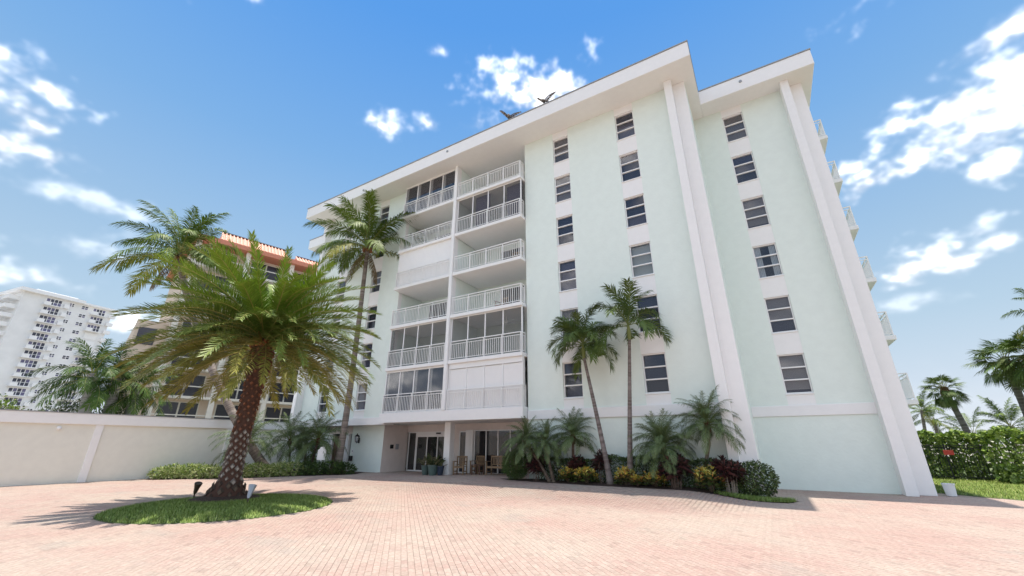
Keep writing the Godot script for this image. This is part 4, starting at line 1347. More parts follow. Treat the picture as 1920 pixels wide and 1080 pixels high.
func lantern() -> void:
	var r := ray(674, 823)
	var p := EYE + r * (-18.9 / r.z)
	var o := thing("wall_lantern", "black carriage lantern fixed to the pale wall beside the entrance recess", "lantern", p)
	var m := MB.new()
	m.bbox(Vector3(-0.06, -0.25, 0.0), Vector3(0.06, 0.05, 0.03), 0.01)
	m.tube([Vector3(0, -0.15, 0.03), Vector3(0, -0.22, 0.10), Vector3(0, -0.20, 0.20)], [0.014, 0.014, 0.012], 6)
	m.lathe(Vector3(0, 0, 0.20), [[0.0, -0.26], [0.03, -0.25], [0.02, -0.21], [0.09, -0.18], [0.09, -0.16]], 8)
	m.lathe(Vector3(0, 0, 0.20), [[0.16, 0.14], [0.10, 0.22], [0.03, 0.27], [0.035, 0.31], [0.0, 0.34]], 8)
	for k in 6:
		var a := TAU * k / 6
		m.bar(Vector3(cos(a) * 0.09, -0.16, 0.20 + sin(a) * 0.09), Vector3(cos(a) * 0.145, 0.14, 0.20 + sin(a) * 0.145), 0.014, 0.014)
	part("frame", m.mesh(), M.black, o)
	var g := MB.new()
	g.lathe(Vector3(0, 0, 0.20), [[0.085, -0.16], [0.138, 0.14]], 6)
	part("glass", g.mesh(), glass(Color(0.9, 0.92, 0.95), 0.35), o)
	var mb := thing("mail_box", "small black box mounted low on the pale wall below the white notice", "box", Vector3(-23.15, 0.86, -18.9))
	var k := MB.new()
	k.bbox(Vector3(-0.13, -0.14, 0.0), Vector3(0.13, 0.13, 0.14), 0.015)
	part("body", k.mesh(), M.black, mb)
	var kl := MB.new()
	kl.bbox(Vector3(-0.14, 0.131, 0.0), Vector3(0.14, 0.155, 0.16), 0.006)
	part("lid", kl.mesh(), M.black, mb)
	var nt := thing("notice_plate", "small white notice plate on the pale wall above the black box", "sign", Vector3(-23.12, 1.28, -18.9))
	var n := MB.new()
	n.bbox(Vector3(-0.085, -0.12, 0.0), Vector3(0.085, 0.14, 0.012), 0.004)
	part("plate", n.mesh(), M.trim, nt)
	var n2 := MB.new()
	n2.box(Vector3(-0.045, -0.03, 0.013), Vector3(0.045, 0.05, 0.015))
	part("print", n2.mesh(), M.greymetal, nt)
func sign_post() -> void:
	var p := gnd(597, 889, 0.1)
	p = Vector3(-22.2, lift(-22.2, -16.05), -16.05)
	var o := thing("sign_post", "white wooden sign board with peaked top on a single post among low plants", "sign", p, 0.5)
	var m := MB.new()
	m.bbox(Vector3(-0.05, -0.1, -0.05), Vector3(0.05, 0.95, 0.0), 0.008)
	part("post", m.mesh(), M.trim, o)
	var b := MB.new()
	var pr := [Vector2(-0.24, 0.75), Vector2(0.24, 0.75), Vector2(0.24, 1.28), Vector2(0.14, 1.34), Vector2(0.10, 1.44), Vector2(-0.10, 1.44), Vector2(-0.14, 1.34), Vector2(-0.24, 1.28)]
	for i in pr.size():
		var j := (i + 1) % pr.size()
		b.quad(Vector3(pr[i].x, pr[i].y, 0), Vector3(pr[j].x, pr[j].y, 0), Vector3(pr[j].x, pr[j].y, 0.035), Vector3(pr[i].x, pr[i].y, 0.035), Vector3((pr[i].x + pr[j].x), (pr[i].y + pr[j].y) * 0.5 - 1.05, 0))
		if i > 0 and i < pr.size() - 1:
			b.tri(Vector3(pr[0].x, pr[0].y, 0.035), Vector3(pr[i].x, pr[i].y, 0.035), Vector3(pr[i + 1].x, pr[i + 1].y, 0.035), Vector3.BACK)
			b.tri(Vector3(pr[0].x, pr[0].y, 0), Vector3(pr[i].x, pr[i].y, 0), Vector3(pr[i + 1].x, pr[i + 1].y, 0), Vector3.FORWARD)
	part("board", b.mesh(), M.trim, o)
func spotlight(label: String, p: Vector3, tilt: Vector3, ma: Material) -> void:
	var o := thing("garden_spotlight", label, "spotlight", p, 0.0, "spotlights aimed up at the date palm")
	var s := MB.new()
	s.tube([Vector3(0, -0.1, 0), Vector3(0, 0.16, 0)], [0.018, 0.022], 8)
	s.lathe(Vector3.ZERO, [[0.0, 0.03], [0.07, 0.02], [0.07, 0.0]], 12)
	part("stake", s.mesh(), M.bronze, o)
	var h := MB.new()
	var d := tilt.normalized()
	var a := Vector3(0, 0.15, 0)
	h.tube([a, a + d * 0.06, a + d * 0.2, a + d * 0.36, a + d * 0.37], [0.03, 0.055, 0.075, 0.115, 0.10], 14)
	part("housing", h.mesh(), ma, o)
func planter(label: String, p: Vector3, r: float, h: float, leafn: int, tall: float, seed_: int, ma: Material) -> void:
	var o := thing("glazed_pot", label, "plant pot", p, 0.0, "pots by the entrance column")
	var m := MB.new()
	m.lathe(Vector3.ZERO, [[0.0, 0.0], [r * 0.66, 0.0], [r * 0.78, h * 0.25], [r * 0.92, h * 0.7], [r, h * 0.9], [r * 1.06, h * 0.92], [r * 1.06, h], [r * 0.9, h], [r * 0.86, h * 0.9], [0.0, h * 0.88]], 22)
	part("pot", m.mesh(), ma, o)
	var f := MB.new()
	var rng := RandomNumberGenerator.new()
	rng.seed = seed_
	for i in leafn:
		var a := rng.randf() * TAU
		var el := rng.randf_range(0.5, 1.4)
		f.col = [Color(0.10, 0.12, 0.05), Color(0.16, 0.15, 0.08), Color(0.05, 0.07, 0.03), Color(0.22, 0.19, 0.12)][rng.randi() % 4]
		var d := Vector3(cos(a) * cos(el), sin(el), sin(a) * cos(el))
		var b := Vector3(cos(a) * r * 0.4 * rng.randf(), h * 0.86, sin(a) * r * 0.4 * rng.randf())
		var L := tall * rng.randf_range(0.5, 1.0)
		if i % 2 == 0: f.leaf(b, d, Vector3.UP, L, 0.05, 0.25, 0.15)
		else:
			var e := b + d * L * 0.7
			f.tube([b, e], [0.006, 0.004], 4, false)
			for k in 4:
				f.leaf(e - d * k * 0.05, (d + Vector3(rng.randfn(), rng.randfn(), rng.randfn()) * 0.8).normalized(), Vector3.UP, 0.18, 0.09, 0.15, 0.2)
	part("plant", f.mesh(), M.foliage, o)
func slat_seat(called: String, label: String, cat: String, p: Vector3, turn: float, w: float, n: int) -> void:
	# slatted armchair or bench: front is +Z
	var o := thing(called, label, cat, p, turn)
	var ma: Material = M.wood
	for s: float in [-1.0, 1.0]:
		var x: float = s * (w * 0.5 - 0.03)
		boxpart("leg", Vector3(x - 0.03, 0, 0.22), Vector3(x + 0.03, 0.64, 0.28), ma, o, 0.005)
		boxpart("leg", Vector3(x - 0.03, 0, -0.28), Vector3(x + 0.03, 0.93, -0.22), ma, o, 0.005)
		boxpart("arm", Vector3(x - 0.04, 0.641, -0.22), Vector3(x + 0.04, 0.675, 0.32), ma, o, 0.008)
		boxpart("stretcher", Vector3(x - 0.02, 0.14, -0.219), Vector3(x + 0.02, 0.19, 0.219), ma, o)
	boxpart("apron", Vector3(-w * 0.5 + 0.061, 0.34, 0.225), Vector3(w * 0.5 - 0.061, 0.40, 0.255), ma, o)
	for k in 6:
		boxpart("seat_slat", Vector3(-w * 0.5 + 0.002, 0.402, -0.21 + k * 0.082), Vector3(w * 0.5 - 0.002, 0.425, -0.145 + k * 0.082), ma, o, 0.004)
	boxpart("top_rail", Vector3(-w * 0.5 + 0.061, 0.85, -0.27), Vector3(w * 0.5 - 0.061, 0.93, -0.23), ma, o, 0.006)
	boxpart("lower_rail", Vector3(-w * 0.5 + 0.061, 0.47, -0.27), Vector3(w * 0.5 - 0.061, 0.52, -0.23), ma, o, 0.004)
	for k in n:
		var x := lerpf(-w * 0.5 + 0.1, w * 0.5 - 0.1, (k + 0.5) / n)
		boxpart("back_slat", Vector3(x - 0.022, 0.521, -0.26), Vector3(x + 0.022, 0.849, -0.24), ma, o)
func side_table(p: Vector3) -> void:
	var o := thing("side_table", "small slatted wooden table between the chairs under the porch", "table", p)
	for k in 6: boxpart("top_slat", Vector3(-0.3, 0.47, -0.24 + k * 0.082), Vector3(0.3, 0.495, -0.17 + k * 0.082), M.brownwood, o, 0.003)
	for x in [-0.25, 0.25]:
		for z in [-0.19, 0.19]: boxpart("leg", Vector3(x - 0.025, 0, z - 0.025), Vector3(x + 0.025, 0.469, z + 0.025), M.brownwood, o)
func fence() -> void:
	var a := Vector3(4.7, 0, -31.9)
	var b := Vector3(8.9, 0, -30.4)
	var o := thing("metal_fence", "black metal picket fence in front of the sea grape hedge", "fence", a, atan2(-(b - a).z, (b - a).x))
	var L := a.distance_to(b)
	for y in [0.16, 1.5, 1.62]: boxpart("rail", Vector3(0, y, -0.02), Vector3(L, y + 0.035, 0.02), M.black, o)
	for i in 4: boxpart("post", Vector3(L * i / 3.0 - 0.03, 0, -0.03), Vector3(L * i / 3.0 + 0.03, 1.72, 0.03), M.black, o)
	for i in range(1, int(L / 0.115)):
		var x := i * 0.115
		boxpart("picket", Vector3(x - 0.009, 0.08, 0.021), Vector3(x + 0.009, 1.62, 0.036), M.black, o)
	var r := ray(1779, 849)
	# the warning plate hangs on the fence line
	var d := (b - a).normalized()
	var nn := Vector3(-d.z, 0, d.x)
	var t := (a - EYE).dot(nn) / r.dot(nn)
	var p := EYE + r * t
	var s := thing("warning_plate", "small red warning plate wired to the black fence", "sign", p, atan2(-d.z, d.x))
	boxpart("plate", Vector3(-0.19, -0.10, 0.045), Vector3(0.19, 0.13, 0.052), M.red, s, 0.002)
	boxpart("tie", Vector3(-0.006, 0.06, 0.022), Vector3(0.006, 0.075, 0.0449), M.greymetal, s)
func pail() -> void:
	var p := Vector3(5.05, 0.0, -21.75)
	var o := thing("white_pail", "white plastic pail standing at the foot of the corner pier", "bucket", p)
	var m := MB.new()
	m.lathe(Vector3.ZERO, [[0.0, 0.0], [0.14, 0.0], [0.165, 0.36], [0.18, 0.36], [0.18, 0.40], [0.16, 0.40], [0.155, 0.3], [0.0, 0.3]], 20)
	part("body", m.mesh(), M.pail, o)
	var h := MB.new()
	var pts := []
	for i in 9:
		var a := PI * i / 8
		pts.append(Vector3(cos(a) * 0.175, 0.38 + sin(a) * 0.1, sin(a) * 0.12))
	var rr := []
	for i in 9: rr.append(0.006)
	h.tube(pts, rr, 5, false)
	part("handle", h.mesh(), M.black, o)

func _ready() -> void:
	# camera, sky, sun, exposure
	cam = Camera3D.new()
	cam.name = "camera"
	cam.fov = 70.224
	cam.near = 0.05
	cam.far = 2000.0
	add_child(cam)
	cam.transform = Transform3D(Basis(Vector3.UP, deg_to_rad(30.851)) * Basis(Vector3.RIGHT, deg_to_rad(20.882)), EYE)
	cam.current = true
	var env := Environment.new()
	env.background_mode = Environment.BG_SKY
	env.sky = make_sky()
	env.tonemap_mode = Environment.TONE_MAPPER_LINEAR
	env.tonemap_exposure = 1.64
	env.sdfgi_enabled = true
	env.ssao_enabled = true
	env.ssil_enabled = true
	var we := WorldEnvironment.new()
	we.name = "world_environment"
	we.environment = env
	add_child(we)
	var sun := DirectionalLight3D.new()
	sun.name = "sun"
	sun.light_energy = 1.25
	sun.light_angular_distance = 0.5
	sun.light_color = Color(1.0, 0.965, 0.92)
	sun.shadow_enabled = true
	add_child(sun)
	sun.look_at_from_position(Vector3.ZERO, Vector3(0.72, -20.0, 1.62), Vector3.BACK)
	make_materials()
	# setting
	var gm := MB.new()
	gm.face(Vector3(-900, -0.03, -900), Vector3(900, -0.03, -900), Vector3(900, -0.03, 900), Vector3(-900, -0.03, 900), Vector3.UP)
	setting("ground", gm.mesh(), M.land)
	driveway()
	var rng := RandomNumberGenerator.new()
	rng.seed = 1
	# round grass island
	var im := MB.new()
	for k in 72:
		var a := TAU * k / 72
		var b := TAU * (k + 1) / 72
		var pa := ISLE + Vector3(cos(a), 0, sin(a)) * ISLE_R
		var pb := ISLE + Vector3(cos(b), 0, sin(b)) * ISLE_R
		var ia := ISLE + Vector3(cos(a), 0, sin(a)) * (ISLE_R - 0.5) + Vector3.UP * 0.05
		var ib := ISLE + Vector3(cos(b), 0, sin(b)) * (ISLE_R - 0.5) + Vector3.UP * 0.05
		im.quad(pa, pb, ib, ia, Vector3.UP)
		im.tri(ia, ib, ISLE + Vector3.UP * 0.09, Vector3.UP)
	setting("island", im.mesh(), M.turf)
	var gcol := [Color(0.25, 0.36, 0.09), Color(0.32, 0.44, 0.11), Color(0.20, 0.30, 0.08), Color(0.42, 0.49, 0.18)]
	var gi := MB.new()
	grass(gi, 46000, func(r: RandomNumberGenerator) -> Vector3:
		var d := 99.0
		var p := Vector3.ZERO
		while true:
			var a := r.randf() * TAU
			var q := sqrt(r.randf()) * (ISLE_R - 0.03)
			p = ISLE + Vector3(cos(a) * q, 0.0, sin(a) * q)
			p.y = 0.05 * smoothstep(ISLE_R, ISLE_R - 0.5, q) + 0.03 * (1.0 - q / ISLE_R)
			if Vector2(p.x + 15.35, p.z + 7.85).length() > 0.95 or r.randf() < 0.05: break
		return p, 0.075, rng, gcol)
	solo("grass", gi.mesh(), M.foliage, "short green grass covering the round island", "grass", "", "stuff")
	var mu := MB.new()
	mu.lathe(Vector3(-15.35, 0.02, -7.85), [[1.15, 0.03], [0.9, 0.10], [0.6, 0.16], [0.3, 0.2]], 30)
	setting("mulch_ring", mu.mesh(), M.mulch)
	# mulch bed along the front and planting strip along the garage
	setting("planting_bed", mound(bed_edge, 0.0, 0.06, 0.3, 5), M.mulch)
	setting("planting_strip", mound(strip_edge, 0.0, 0.05, 0.45, 8), M.mulch)
	var patch := [Vector2(-2.1, -16.78), Vector2(-1.5, -16.55), Vector2(-0.9, -16.40), Vector2(-0.3, -16.40), Vector2(0.1, -16.55), Vector2(0.3, -16.9), Vector2(0.1, -17.0), Vector2(-0.6, -16.95), Vector2(-1.4, -16.98)]
	var gp := MB.new()
	grass(gp, 7000, func(r: RandomNumberGenerator) -> Vector3:
		while true:
			var p := Vector2(r.randf_range(-2.1, 0.3), r.randf_range(-17.0, -16.4))
			if poly_in(p, patch): return Vector3(p.x, lift(p.x, p.y) + 0.02, p.y)
		return Vector3.ZERO, 0.12, rng, gcol)
	solo("grass", gp.mesh(), M.foliage, "small patch of grass at the end of the mulch bed", "grass", "", "stuff")
	# lawn on the right
	var lp := [Vector2(4.62, -23.08), Vector2(16, -11.7), Vector2(30, -11.7), Vector2(30, -60), Vector2(4.62, -60)]
	setting("lawn", flat_poly(lp, -0.004), M.turf)
	var gl := MB.new()
	grass(gl, 26000, func(r: RandomNumberGenerator) -> Vector3:
		while true:
			var p := Vector3(r.randf_range(4.7, 11.5), 0.0, r.randf_range(-32.0, -17.0))
			if p.z < lawn_line(p.x) - 0.03 and seen(p).x < 1960: return p
		return Vector3.ZERO, 0.09, rng, [Color(0.20, 0.30, 0.05), Color(0.26, 0.34, 0.08), Color(0.14, 0.23, 0.035), Color(0.33, 0.34, 0.12)])
	solo("grass", gl.mesh(), M.foliage, "sunlit lawn grass between the house corner and the fence", "grass", "", "stuff")
	# buildings
	apartment_building()
	garage()
	tower()
	orange_house()
	# palms
	date_palm()
	var cg := Color(0.085, 0.14, 0.025)
	var cl := Color(0.20, 0.26, 0.05)
	var co := {"seed": 300, "len": 3.6, "n": 66, "pet": 0.16, "ll": 0.80, "w": 0.05, "fa0": 62.0, "fa1": 30.0, "va": -14.0, "vr": 26.0, "droop": 0.55, "r0": 0.035, "rachis": Color(0.24, 0.24, 0.07), "col": cg, "tipcol": cl, "tipf": 0.45}
	var coco := frond_set([[84, 45], [70, 68], [56, 80], [40, 86], [24, 82], [6, 72], [-10, 60, Color(0.12, 0.15, 0.03), Color(0.40, 0.34, 0.05)]], co)
	var dd := co.duplicate()
	dd.e0 = -55.0
	dd.bend = 30.0
	dd.seed = 390
	dd.col = Color(0.16, 0.11, 0.06)
	dd.tipcol = Color(0.26, 0.19, 0.11)
	dd.rachis = Color(0.2, 0.13, 0.07)
	dd.va = -50.0
	M.dead_frond = frond_mesh(dd)
	var b1 := Vector3(-22.2, lift(-22.2, -17.2), -17.2)
	coconut("coconut_palm", "tall coconut palm with slender trunk rising in front of the pale green facade", bez(b1, b1 + Vector3(0.75, 4.2, 0.3), b1 + Vector3(0.25, 9.0, 0.1), b1 + Vector3(0.0, 14.7, 0), 26), coco, 33, 31, 1.18, 0.20, 0.13)
	var b2 := Vector3(-24.9, -0.15, -15.2)
	var c2 := far(336, 476, 33.5)
	coconut("coconut_palm", "leaning coconut palm with pale curved trunk crossing behind the date palm", bez(b2, b2 + Vector3(-1.3, 1.4, 1.2), c2 + Vector3(0.9, -5.0, -1.2), c2, 26), coco, 32, 57, 1.15, 0.27, 0.15)
	# slim palms with green crownshaft in the bed
	var xo := {"seed": 400, "len": 1.75, "n": 50, "pet": 0.14, "ll": 0.56, "w": 0.04, "fa0": 60.0, "fa1": 32.0, "va": 12.0, "vr": 26.0, "droop": 0.5, "r0": 0.022, "rachis": Color(0.18, 0.22, 0.07), "col": Color(0.075, 0.125, 0.035), "tipcol": Color(0.19, 0.25, 0.07), "tipf": 0.6}
	var xm := frond_set([[80, 70], [62, 95], [42, 110], [20, 105], [-5, 85]], xo)
	for q in [[Vector3(-5.75, 0, -17.15), Vector3(-6.55, 5.35, -17.2), Vector3(-0.10, 1.9, 0.0), "slim palm leaning left from the croton bed, full drooping crown", 27, 61, 1.05], [Vector3(-5.05, 0, -17.35), Vector3(-4.45, 5.95, -17.2), Vector3(0.12, 1.5, 0), "slim palm with upright trunk beside the leaning one, sparse arching crown", 14, 64, 1.1]]:
		var bb: Vector3 = q[0]
		bb.y = lift(bb.x, bb.z) + 0.03
		var tp: Vector3 = q[1]
		var pt := thing("slim_palm", q[3], "palm tree", bb, 0.0, "slim palms in the mulch bed")
		var d: Vector3 = tp - bb
		part("trunk", ringed_trunk(bez(Vector3(0, -0.05, 0), d * 0.3 + q[2] * 0.3, d * 0.7, d, 18), 0.105, 0.06, 0.05, Color(0.37, 0.31, 0.29), Color(0.25, 0.20, 0.18), q[5], 0.13), M.palmbark, pt)
		var sh := MB.new()
		sh.col = Color(0.19, 0.22, 0.06)
		sh.tube([d - Vector3.UP * 0.1, d + Vector3.UP * 0.2, d + Vector3.UP * 0.75], [0.065, 0.09, 0.03], 10)
		part("crownshaft", sh.mesh(), M.gloss, pt)
		add_crown(pt, d + Vector3.UP * 0.72, xm, q[4], q[5], 0.05, 1.0, 0.25, q[6])
	# pygmy date palms
	var po := {"seed": 500, "len": 1.45, "n": 60, "pet": 0.12, "ll": 0.31, "w": 0.013, "fa0": 62.0, "fa1": 30.0, "va": 0.0, "vr": 28.0, "droop": 0.7, "r0": 0.014, "rachis": Color(0.16, 0.20, 0.06), "col": Color(0.09, 0.135, 0.055), "tipcol": Color(0.20, 0.25, 0.12)}
	var pyf := frond_set([[84, 45], [68, 75], [50, 95], [30, 100], [8, 85], [-18, 60]], po)
	var pg := "pygmy palms in the mulch bed"
	for q in [[Vector3(-8.35, 0, -17.1), [Vector3(-0.55, 0.75, -0.05), Vector3(-1.2, 1.55, -0.1)], "pygmy palm leaning hard left over the feathery bush", 34, 71, 1.0],
			[Vector3(-8.2, 0, -17.15), [Vector3(-0.18, 0.7, 0), Vector3(-0.33, 1.45, 0)], "pygmy palm with swollen brown sheath between two others near the porch", 30, 72, 0.95],
			[Vector3(-7.45, 0, -17.6), [Vector3(-0.02, 0.8, 0), Vector3(0.03, 1.75, 0.05)], "pygmy palm with tall dark sheath closest to the leaning slim palm", 34, 73, 1.0],
			[Vector3(-3.35, 0, -17.3), [Vector3(-0.15, 0.6, 0), Vector3(-0.3, 1.35, 0.05)], "broad pygmy palm rising out of dark red cordyline", 44, 74, 1.15],
			[Vector3(-2.5, 0, -17.4), [Vector3(0.28, 0.9, 0.0), Vector3(0.48, 1.5, 0.0), Vector3(0.52, 2.15, 0.0)], "tallest pygmy palm with curved trunk beside the white pier", 36, 75, 1.12]]:
		var bb: Vector3 = q[0]
		bb.y = lift(bb.x, bb.z) + 0.05
		pygmy(q[2], bb, q[1], pyf, int(q[3] * 1.6), q[4], q[5] * 0.86, pg)
	for q in [[Vector3(-25.9, 0, -13.6), [Vector3(0.2, 0.7, 0), Vector3(0.55, 1.75, 0.1)], "pygmy palm glimpsed behind the date palm trunk", 32, 81, 1.35],
			[Vector3(-24.1, 0, -15.6), [Vector3(-0.35, 0.7, 0), Vector3(-0.5, 1.75, 0.1)], "pygmy palm with bowed dark trunk beside the shaded wall", 30, 82, 1.35],
			[Vector3(-23.6, 0, -16.4), [Vector3(0.2, 0.9, 0), Vector3(0.4, 1.8, 0)], "pygmy palm with slanting trunk near the white sign board", 34, 83, 1.4],
			[Vector3(-23.8, 0, -16.1), [Vector3(0.05, 0.8, 0), Vector3(-0.1, 1.5, 0)], "short pygmy palm sharing a clump near the white sign board", 26, 84, 1.1]]:
		var bb: Vector3 = q[0]
		bb.y = lift(bb.x, bb.z) + 0.03
		pygmy(q[2], bb, q[1], pyf, q[3], q[4], q[5], "pygmy palms along the garage")
	# palms behind the garage
	var ro := co.duplicate()
	ro.seed = 600
	ro.len = 3.0
	ro.n = 46
	ro.col = Color(0.045, 0.09, 0.02)
	ro.tipcol = Color(0.11, 0.17, 0.04)
	var roy := frond_set([[82, 60], [60, 85], [35, 95], [10, 80], [-15, 55]], ro)
	for q in [[165, 768, 690, 40.0, "stocky palm behind the garage with the fullest dark crown", 26, 91], [208, 770, 700, 41.0, "stocky palm behind the garage with pale swollen trunk in the middle of the row", 24, 92], [247, 772, 715, 42.0, "stocky palm behind the garage nearest the peach building", 24, 93]]:
		var top := far(q[0] + 10, q[2] + 12, q[3])
		var bb := far(q[0] - 22, 860, q[3])
		bb.y = -0.02
		var pt := thing("royal_palm", q[4], "palm tree", bb, 0.0, "palms behind the garage")
		var d: Vector3 = top - bb
		part("trunk", ringed_trunk(bez(Vector3.ZERO, d * 0.33, d * 0.66, d, 12), 0.42, 0.30, 0.05, Color(0.42, 0.40, 0.37), Color(0.33, 0.31, 0.28), q[6], 0.16), M.palmbark, pt)
		add_crown(pt, d, roy, q[5], q[6], 0.16, 0.9, 0.4, 1.0)
	shrub("broadleaf_bush", "light green leafy bush peeping over the garage roof under the palms", "shrub", Vector3(-42.0, 0, -6.4), Vector3(1.8, 2.2, 1.8), 2600, 0.22, 0.12, [Color(0.14, 0.21, 0.04), Color(0.20, 0.25, 0.06), Color(0.08, 0.13, 0.03)], 95)
	shrub("broadleaf_bush", "grey green leafy bush between the palm trunks above the garage roof", "shrub", Vector3(-41.5, 0, -9.4), Vector3(1.7, 2.25, 1.7), 2600, 0.20, 0.10, [Color(0.10, 0.14, 0.07), Color(0.16, 0.19, 0.11), Color(0.06, 0.09, 0.04)], 96)
	shrub("broadleaf_bush", "dark leafy bush below the row of palms nearest the peach building", "shrub", Vector3(-41.0, 0, -11.8), Vector3(1.7, 2.1, 1.7), 2400, 0.20, 0.10, [Color(0.05, 0.08, 0.025), Color(0.08, 0.11, 0.04)], 97)
	# right side: cabbage palms, coconut palms, hedge, fence
	fan_palm("cabbage palm with leaning trunk standing alone beyond the hedge", far(1830, 850, 46), far(1770, 728, 46), 0.95, 21, "cabbage palms beyond the hedge")
	fan_palm("cabbage palm with the largest crown and bulging brown sheath beyond the hedge", far(1950, 850, 42), far(1884, 676, 42), 1.25, 22, "cabbage palms beyond the hedge")
	fan_palm("cabbage palm partly cut off by its neighbour with the largest crown", far(1985, 850, 40), far(1940, 665, 40), 1.3, 23, "cabbage palms beyond the hedge")
	for q in [[1738, 850, 1728, 770, 55.0, "small coconut palm close to the house corner beyond the fence", 14, 101, 0.6], [1762, 850, 1752, 788, 58.0, "windblown coconut palm next to the leaning cabbage palm trunk", 13, 102, 0.6], [1835, 850, 1826, 812, 50.0, "low coconut palm whose crown just clears the hedge", 9, 103, 0.65], [1900, 850, 1895, 800, 52.0, "bushy coconut palm behind the hedge below the cabbage palms", 20, 104, 0.7]]:
		var bb := far(q[0], q[1], q[4])
		bb.y = 0
		var tp := far(q[2], q[3], q[4])
		coconut("coconut_palm", q[5], bez(bb, bb.lerp(tp, 0.3), bb.lerp(tp, 0.7), tp, 8), coco, q[6], q[7], q[8], 0.16, 0.11, false, "coconut palms beyond the hedge")
	var hb := far(1990, 850, 38)
	hb.y = 0
	var ht := far(1978, 590, 38)
	coconut("coconut_palm", "tall coconut palm reaching one frond above the cabbage palms", bez(hb, hb.lerp(ht, 0.3), hb.lerp(ht, 0.7), ht, 12), coco, 17, 105, 0.62, 0.17, 0.12, true, "coconut palms beyond the hedge")
	var sg := [Color(0.28, 0.38, 0.07), Color(0.38, 0.46, 0.12), Color(0.18, 0.26, 0.06), Color(0.09, 0.14, 0.03)]
	hedge("sea_grape_hedge", "tall sea grape hedge with round leaves behind the black fence", Vector3(4.6, 0, -33.6), Vector3(9.4, 0, -31.9), Vector2(0.9, 1.08), 5200, 0.20, 0.19, sg, 111)
	hedge("sea_grape_hedge", "tall sea grape hedge bulging out past the end of the fence", Vector3(9.0, 0, -30.6), Vector3(14.5, 0, -28.4), Vector2(1.2, 1.12), 6200, 0.20, 0.19, sg, 112)
	fence()
	pail()
	# low planting along the garage
	var vg := [Color(0.36, 0.42, 0.16), Color(0.52, 0.54, 0.30), Color(0.26, 0.34, 0.10), Color(0.12, 0.19, 0.05)]
	var dg := [Color(0.05, 0.09, 0.025), Color(0.09, 0.14, 0.04), Color(0.03, 0.055, 0.02)]
	var sp := [Vector3(-28.0, 0, -10.75), Vector3(-26.7, 0, -11.9), Vector3(-25.4, 0, -13.2), Vector3(-23.9, 0, -14.5), Vector3(-22.5, 0.06, -15.5), Vector3(-20.9, 0.1, -16.75)]
	for i in 15:
		var f := i / 14.0 * 5.0
		var j := mini(int(f), 4)
		var q: Vector3 = sp[j].lerp(sp[j + 1], f - j) + Vector3(rng.randf_range(-0.12, 0.12), 0, rng.randf_range(-0.12, 0.12))
		q.y = lift(q.x, q.z) + 0.02
		var pale := i < 11
		shrub("low_shrub", "pale variegated low shrub in the strip along the garage" if pale else "dark green low shrub around the white sign board", "shrub", q, Vector3(rng.randf_range(0.5, 0.68), rng.randf_range(0.24, 0.33), rng.randf_range(0.42, 0.55)), 620, 0.20, 0.045, vg if pale else dg, 120 + i, "pale low shrubs in the garage strip" if pale else "dark low shrubs by the sign board", 0.6, M.foliage, 10)
	shrub("leafy_screen", "bright leafy plant seen through the passage beside the entrance", "shrub", Vector3(-25.9, 0.1, -18.1), Vector3(0.35, 0.95, 0.3), 500, 0.16, 0.09, [Color(0.14, 0.22, 0.04), Color(0.22, 0.30, 0.07), Color(0.05, 0.09, 0.02)], 130)
	# bed along the front
	var fy := func(x: float, z: float) -> Vector3:
		return Vector3(x, lift(x, z) + 0.05, z)
	shrub("feathery_bush", "rounded feathery light green bush at the porch end of the bed", "shrub", fy.call(-10.25, -17.5), Vector3(0.62, 0.58, 0.5), 9000, 0.11, 0.008, [Color(0.07, 0.13, 0.035), Color(0.10, 0.17, 0.05), Color(0.05, 0.09, 0.03)], 140, "", 0.5)
	hedge("clusia_hedge", "dark green hedge behind the crotons near the porch", fy.call(-9.3, -17.75), fy.call(-6.2, -17.8), Vector2(0.3, 0.42), 2600, 0.10, 0.055, dg, 141)
	hedge("clusia_hedge", "dark green hedge between the slim palms and the broad pygmy palm", fy.call(-6.1, -17.75), fy.call(-3.7, -17.75), Vector2(0.32, 0.47), 2600, 0.10, 0.055, dg + [Color(0.13, 0.19, 0.06)], 142)
	hedge("clusia_hedge", "dark green hedge behind the last croton and the pier", fy.call(-3.6, -17.45), fy.call(-1.3, -17.35), Vector2(0.25, 0.48), 2300, 0.10, 0.055, dg, 143)
	shrub("round_bush", "rounded glossy green bush at the corner end of the bed", "shrub", fy.call(-0.75, -17.3), Vector3(0.62, 0.53, 0.48), 3400, 0.085, 0.05, [Color(0.07, 0.11, 0.03), Color(0.14, 0.19, 0.06), Color(0.04, 0.07, 0.02)], 144, "", 0.7, M.gloss)
	var k := 0
	for q in [[-7.6, -17.2, 0.30, 0.55, "small yellow croton nearest the porch palms"], [-6.75, -17.15, 0.42, 0.58, "wide yellow and orange croton left of the leaning slim palm"], [-5.15, -17.1, 0.36, 0.60, "bright yellow croton at the foot of the upright slim palm"], [-4.65, -16.95, 0.20, 0.36, "smallest croton with pinkish orange tips"], [-3.98, -17.0, 0.36, 0.52, "orange yellow croton beside the dark red cordyline"], [-2.12, -16.95, 0.50, 0.78, "largest golden croton near the grass patch"]]:
		croton(q[4], fy.call(q[0], q[1]), q[2], q[3], 150 + k, int(520 * q[2] / 0.4))
		k += 1
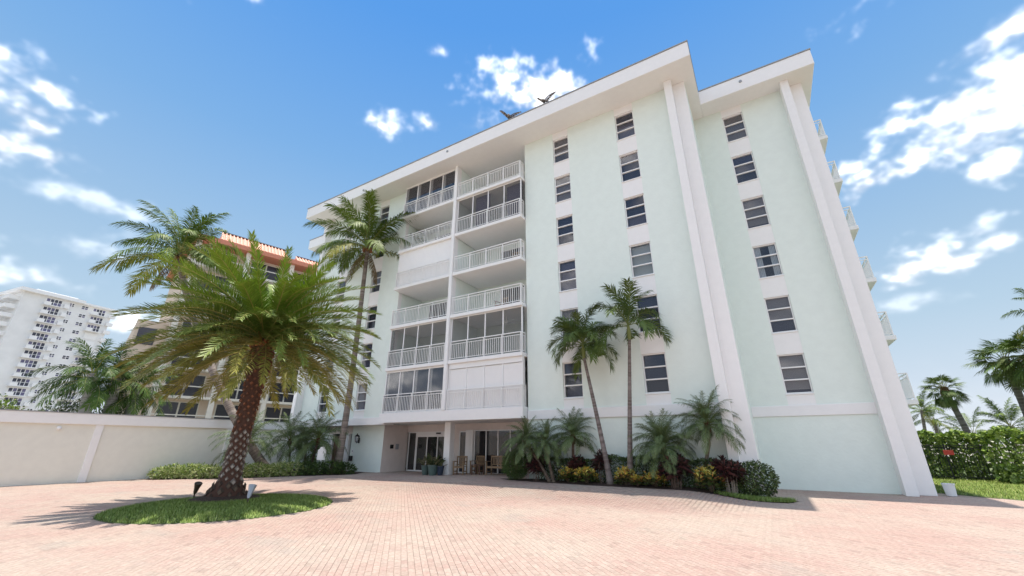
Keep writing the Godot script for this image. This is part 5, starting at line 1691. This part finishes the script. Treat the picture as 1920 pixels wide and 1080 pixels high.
	for q in [[-9.1, -17.3, 0.4, 1.05, 9, "dark red cordyline behind the feathery bush", false], [-7.3, -17.55, 0.45, 0.95, 9, "dark cordyline behind the wide croton", false], [-6.15, -17.3, 0.3, 1.22, 5, "single tall cordyline head beside the leaning slim palm", false], [-3.25, -16.95, 0.55, 1.15, 16, "bushy dark red cordyline under the broad pygmy palm", false], [-1.5, -17.0, 0.5, 1.18, 16, "tall cordyline with pale bare stems beside the round bush", true]]:
		cordyline(q[5], fy.call(q[0], q[1]), q[2], q[3], q[4], 170 + k, q[6])
		k += 1
	# porch furniture and pots
	planter("celadon pot with spiky plant standing behind the larger pot", Vector3(-16.75, lift(-16.75, -18.75), -18.75), 0.25, 0.48, 26, 0.9, 181, M.celadon)
	planter("large celadon pot with leafy plant in front of the white column", Vector3(-16.05, lift(-16.05, -18.55), -18.55), 0.30, 0.52, 46, 0.95, 182, M.celadon)
	planter("dark blue pot tucked beside the white column", Vector3(-15.62, lift(-15.6, -18.65), -18.65), 0.2, 0.46, 22, 0.6, 183, mat(lin(0.03, 0.045, 0.075), 0.25))
	slat_seat("wooden_armchair", "slatted wooden armchair next to the white column", "chair", Vector3(-14.95, lift(-14.95, -19.5), -19.5), 0.25, 0.62, 5)
	slat_seat("wooden_armchair", "slatted wooden armchair set back against the lobby glass", "chair", Vector3(-14.3, lift(-14.3, -20.2), -20.2), -0.15, 0.62, 5)
	side_table(Vector3(-13.85, lift(-13.85, -19.6), -19.6))
	slat_seat("wooden_bench", "long slatted wooden bench beside the feathery bush", "bench", Vector3(-12.35, lift(-12.35, -19.6), -19.6), 0.0, 1.6, 16)
	slat_seat("balcony_chair", "dark slatted armchair on an open balcony by the facade recess", "chair", Vector3(-10.75, floor_y(4), -18.7), 0.3, 0.62, 5)
	slat_seat("balcony_chair", "slatted armchair on the third open balcony beside the dark glass door", "chair", Vector3(-11.9, floor_y(3), -18.8), -0.2, 0.62, 5)
	lantern()
	sign_post()
	spotlight("bronze garden spotlight on the grass left of the palm trunk", ISLE + Vector3(-2.55, 0.03, -0.2), Vector3(0.5, 1.0, 0.1), M.bronze)
	spotlight("grey garden spotlight on the grass right of the palm trunk", ISLE + Vector3(0.45, 0.06, -0.3), Vector3(-0.15, 1.0, -0.25), M.greymetal)
	bird("dark raptor figure with raised wings on the roof edge above the balconies", 956, 222, 0.3)
	bird("dark raptor figure with raised wings on the roof edge above the window column", 1021, 195, -0.2)
